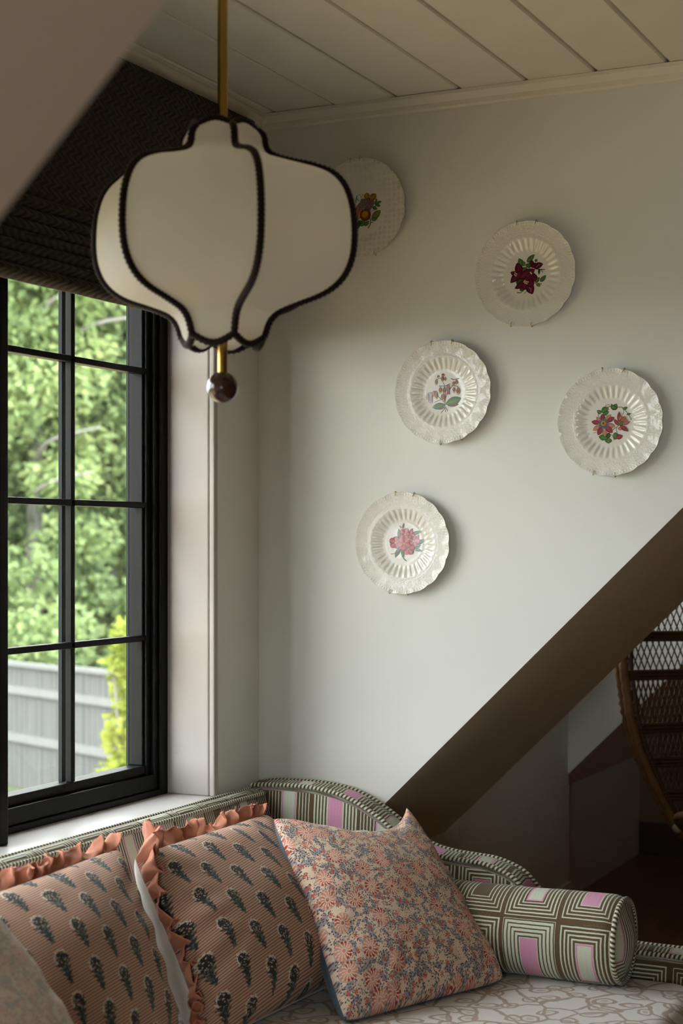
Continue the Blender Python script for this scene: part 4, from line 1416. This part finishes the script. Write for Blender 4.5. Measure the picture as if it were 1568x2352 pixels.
b = MB(); b.tube([cp(w * 1.02 + (.008 if w > 0 else -.008), z, -.014) for w, z in edge], lambda i, s, a: .010 * (1 + .35 * math.sin(s * 2 * PI / .028 + a)), 8)
b.build('rim_lacing', M['rattan'], chair, smooth=True)
b = MB(); b.tube([cp(w * .93, z, -.002) for w, z in edge], .010, 8)
b.build('inner_rim', M['rattan_dark'], chair, smooth=True)
sc = CC - FWD * .18
b = MB(); b.lathe([(.01, .40), (.27, .40), (.285, .41), (.285, .43), (.27, .44), (.01, .44)], (sc.x, sc.y, 0), 40); b.build('seat', M['rattan'], chair, autos=True)
b = MB()
b.lathe([(.255, .40), (.22, .34), (.165, .25), (.155, .21), (.17, .16), (.23, .07), (.27, .0), (.262, 0), (.16, .16), (.147, .21), (.157, .25), (.245, .40)], (sc.x, sc.y, 0), 40)
b.build('pedestal', M['rattan_dark'], chair, autos=True)
for sg in (-1, 1):
    P0 = cp(sg * .25, .46, .03); P1 = sc + RIGHT * sg * .27 - FWD * .16 + Vector((0, 0, .56)); P2 = sc + RIGHT * sg * .20 - FWD * .20 + Vector((0, 0, .43))
    P01 = (P0 + P1) / 2 + Vector((0, 0, .02)) + RIGHT * sg * .05
    b = MB(); b.tube([Vector(q) for q in cat([tuple(P0), tuple(P01), tuple(P1), tuple((P1 + P2) / 2 - FWD * .03), tuple(P2)], 6)], .016, 10)
    b.build('armrest', M['rattan'], chair, smooth=True)
b = MB(); p = cp(-.272, .462, .03)
b.lathe([(.004, -.02), (.016, -.012), (.019, 0), (.016, .012), (.004, .02)], p, 16); b.build('joint_binding', mk_rattan('pale_binding', (.30, .24, .18), (.45, .38, .30)), chair, smooth=True)

# ------------------------------------------------------------------ outside: lawn, fence, trees
GZ = -2.1
b = MB(); b.box(-9, -0.3, -30, 40, GZ - .15, GZ + .01)  # added reflector strip close to the house, out of view
struct(b.build('bounce_slab', M['bounce_ground']), 'unseen pale ground added under the window to bounce light indoors', 'bounce_slab')
b = MB(); b.box(-60, -0.3, -50, 60, GZ - .2, GZ)
struct(b.build('ground', M['grass']), 'green lawn outside below the window', 'lawn')

def at(u, v, d):
    """a point at distance d along the view through a picture position, used once to place things outdoors"""
    return CAMP + (FWD + RIGHT * ((u - 784) / 3794.0) + Vector((0, 0, -(v - 1243) / 3794.0))) * d
fa, fb = at(-60, 1505, 24.6), at(330, 1545, 21.2)
fd = Vector((fb.x - fa.x, fb.y - fa.y, 0)); FL = fd.length; fd.normalize(); fn = Vector((-fd.y, fd.x, 0))
if fn.dot(CAMP - fa) < 0: fn = -fn
FT = -.245                                   # top of the fence
fence = thing('garden_fence', (fa.x, fa.y, GZ), 'weathered grey board fence with rails and capped posts beyond the lawn', 'fence')
PW = 2.35
post_s = [0.52 + PW * k for k in range(-3, 5)]
def fbox(b, s0, s1, n0, n1, z0, z1):
    q = [(fa.x, fa.y, 0)]
    vs = []
    for s in (s0, s1):
        for n in (n0, n1):
            for z in (z0, z1):
                p = Vector((fa.x, fa.y, 0)) + fd * s + fn * n; vs.append((p.x, p.y, z))
    b.add(vs, [(0, 1, 3, 2), (4, 6, 7, 5), (0, 4, 5, 1), (2, 3, 7, 6), (0, 2, 6, 4), (1, 5, 7, 3)])
# place a post where the photo shows one
pp = at(181, 1515, 22.8); s_post = (Vector((pp.x, pp.y, 0)) - Vector((fa.x, fa.y, 0))).dot(fd)
for k in range(-3, 4):
    s = s_post + PW * k
    b = MB(); fbox(b, s - .06, s + .06, -.06, .06, GZ, FT + .04); o = b.build('post', M['fence'], fence)
    b = MB(); fbox(b, s - .08, s + .08, -.08, .08, FT + .04, FT + .075); fbox(b, s - .05, s + .05, -.05, .05, FT + .075, FT + .10); b.build('post_cap', M['fence'], o)
    step = -.02 * (k % 2)
    for j in range(16):
        w = (PW - .12) / 16
        s0 = s + .06 + j * w
        rj = random.Random(k * 40 + j).uniform(-.012, .012)
        b = MB(); fbox(b, s0 + .008, s0 + w - .008, -.02, -.002 + rj * .6, GZ + .05, FT + step - .06); b.build('board', M['fence'], fence)
    for z in (FT - .42, FT - 1.10):
        b = MB(); fbox(b, s + .06, s + PW - .06, .0, .05, z - .055, z + .055); b.build('rail', M['rail'], fence)
    b = MB(); fbox(b, s + .06, s + PW - .06, -.05, .06, FT + step - .06, FT + step); b.build('cap_rail', M['rail'], fence)

def foliage(rng, blobs, n, size, droop=.4):
    """leaf sprays scattered over and inside soft blobs; every spray a folded pair of small quads"""
    b = MB()
    tot = sum(r[1] ** 2 for r in blobs)
    for c, r, sq in blobs:
        m = int(n * r * r / tot)
        shade = rng.uniform(.15, .75)
        for _ in range(m):
            d = Vector((rng.gauss(0, 1), rng.gauss(0, 1), rng.gauss(0, 1))); d.normalize()
            rr = r * (rng.random() ** .45)
            p = c + Vector((d.x * rr, d.y * rr, d.z * rr * sq))
            ax = Vector((d.x + rng.gauss(0, .5), d.y + rng.gauss(0, .5), -droop + rng.gauss(0, .5))).normalized()
            s = size * rng.uniform(.5, 1.3)
            sd = ax.cross(Vector((rng.gauss(0, 1), rng.gauss(0, 1), rng.gauss(0, 1)))).normalized() * s * .34
            tip = p + ax * s
            mid = p + ax * s * .5 + ax.cross(sd).normalized() * s * .08
            cval = max(0, min(1, shade + rng.gauss(0, .2)))
            b.add([p, mid + sd, tip, mid - sd], [(0, 1, 2, 3)], cols=[(cval,) * 3] * 4)
    return b
def tree(name, label, base, h, rad, leafm, seed, n=9000, size=.3, group='trees beyond the fence', bare=0):
    rng = random.Random(seed)
    t = thing(name, base, label, 'tree', group)
    b = MB(); b.tube([base, base + Vector((.1, .05, h * .5)), base + Vector((-.05, .1, h * .95))], lambda i, s, a: .22 * (1 - .4 * i), 10); b.build('trunk', M['bark'], t, smooth=True)
    blobs = []
    for k in range(46):
        f = k / 46
        z = h * (.10 + .88 * f)
        w = rad * (1.05 - .75 * f)
        a = k * 2.399 + rng.uniform(-.4, .4)
        q = w * (.35 + .65 * rng.random())
        blobs.append((base + Vector((math.cos(a) * q, math.sin(a) * q, z)), rad * rng.uniform(.28, .48), .6))
    foliage(rng, blobs, n, size).build('foliage', leafm, t, col=True, recalc=False)['kind'] = 'stuff'
    for k in range(bare):
        a = rng.uniform(0, 2 * PI); z = h * rng.uniform(.3, .9)
        p = base + Vector((0, 0, z)); L = rad * rng.uniform(.9, 1.4)
        pts = [tuple(p), tuple(p + Vector((math.cos(a) * L * .5, math.sin(a) * L * .5, .25 * L))), tuple(p + Vector((math.cos(a + .3) * L, math.sin(a + .3) * L, .35 * L)))]
        c_ = cat(pts, 6)
        b = MB(); b.tube([Vector(q) for q in c_], lambda i, s, aa: .055 * (1 - .055 * i), 6); b.build('branch', M['bark'], t, smooth=True)
    return t
def gnd(u, d): 
    p = at(u, 1243, d); return Vector((p.x, p.y, GZ))
tree('feathery_tree', 'light green feathery tree, left of the two seen through the window', gnd(70, 29.0), 10.5, 2.3, M['leaf1'], 11, 30000, .17, bare=10)
tree('feathery_tree', 'mid green feathery tree with pale bare boughs at the window middle', gnd(245, 30.5), 11.0, 2.3, M['leaf2'], 12, 30000, .17, bare=12)
tree('feathery_tree', 'green tree hidden by the window jamb', gnd(470, 31), 10.0, 2.4, M['leaf1'], 13, 9000, .26)
tree('feathery_tree', 'dark green tree rising behind the first trees', gnd(150, 35.0), 13.0, 3.0, M['leaf2'], 14, 26000, .22)
tree('feathery_tree', 'green tree beyond the left window mullion', gnd(-170, 31), 10.5, 2.5, M['leaf2'], 15, 9000, .26)
tree('feathery_tree', 'yellowish green tree far left beyond the fence', gnd(-420, 33), 11.0, 2.6, M['leaf1'], 16, 9000, .26)
# overhanging pale boughs
# bright shrub by the fence
rng = random.Random(5)
sh = thing('bright_shrub', gnd(300, 17.5), 'bright yellow green shrub in front of the fence', 'shrub')
bs = gnd(300, 17.5)
blobs = []
for k in range(26):
    f = k / 26
    blobs.append((bs + Vector((rng.uniform(-.22, .22) * (1.15 - f), rng.uniform(-.22, .22) * (1.15 - f), .25 + 2.45 * f)), .20 * (1.25 - .5 * f), 1.0))
foliage(rng, blobs, 2600, .11, -.1).build('foliage', M['leaf3'], sh, col=True, recalc=False)['kind'] = 'stuff'
b = MB()
for k in range(5):
    a = k * 1.3
    b.tube([bs, bs + Vector((math.cos(a) * .1, math.sin(a) * .1, 1.1)), bs + Vector((math.cos(a) * .18, math.sin(a) * .18, 2.3))], .015, 6)
b.build('stems', M['bark'], sh)
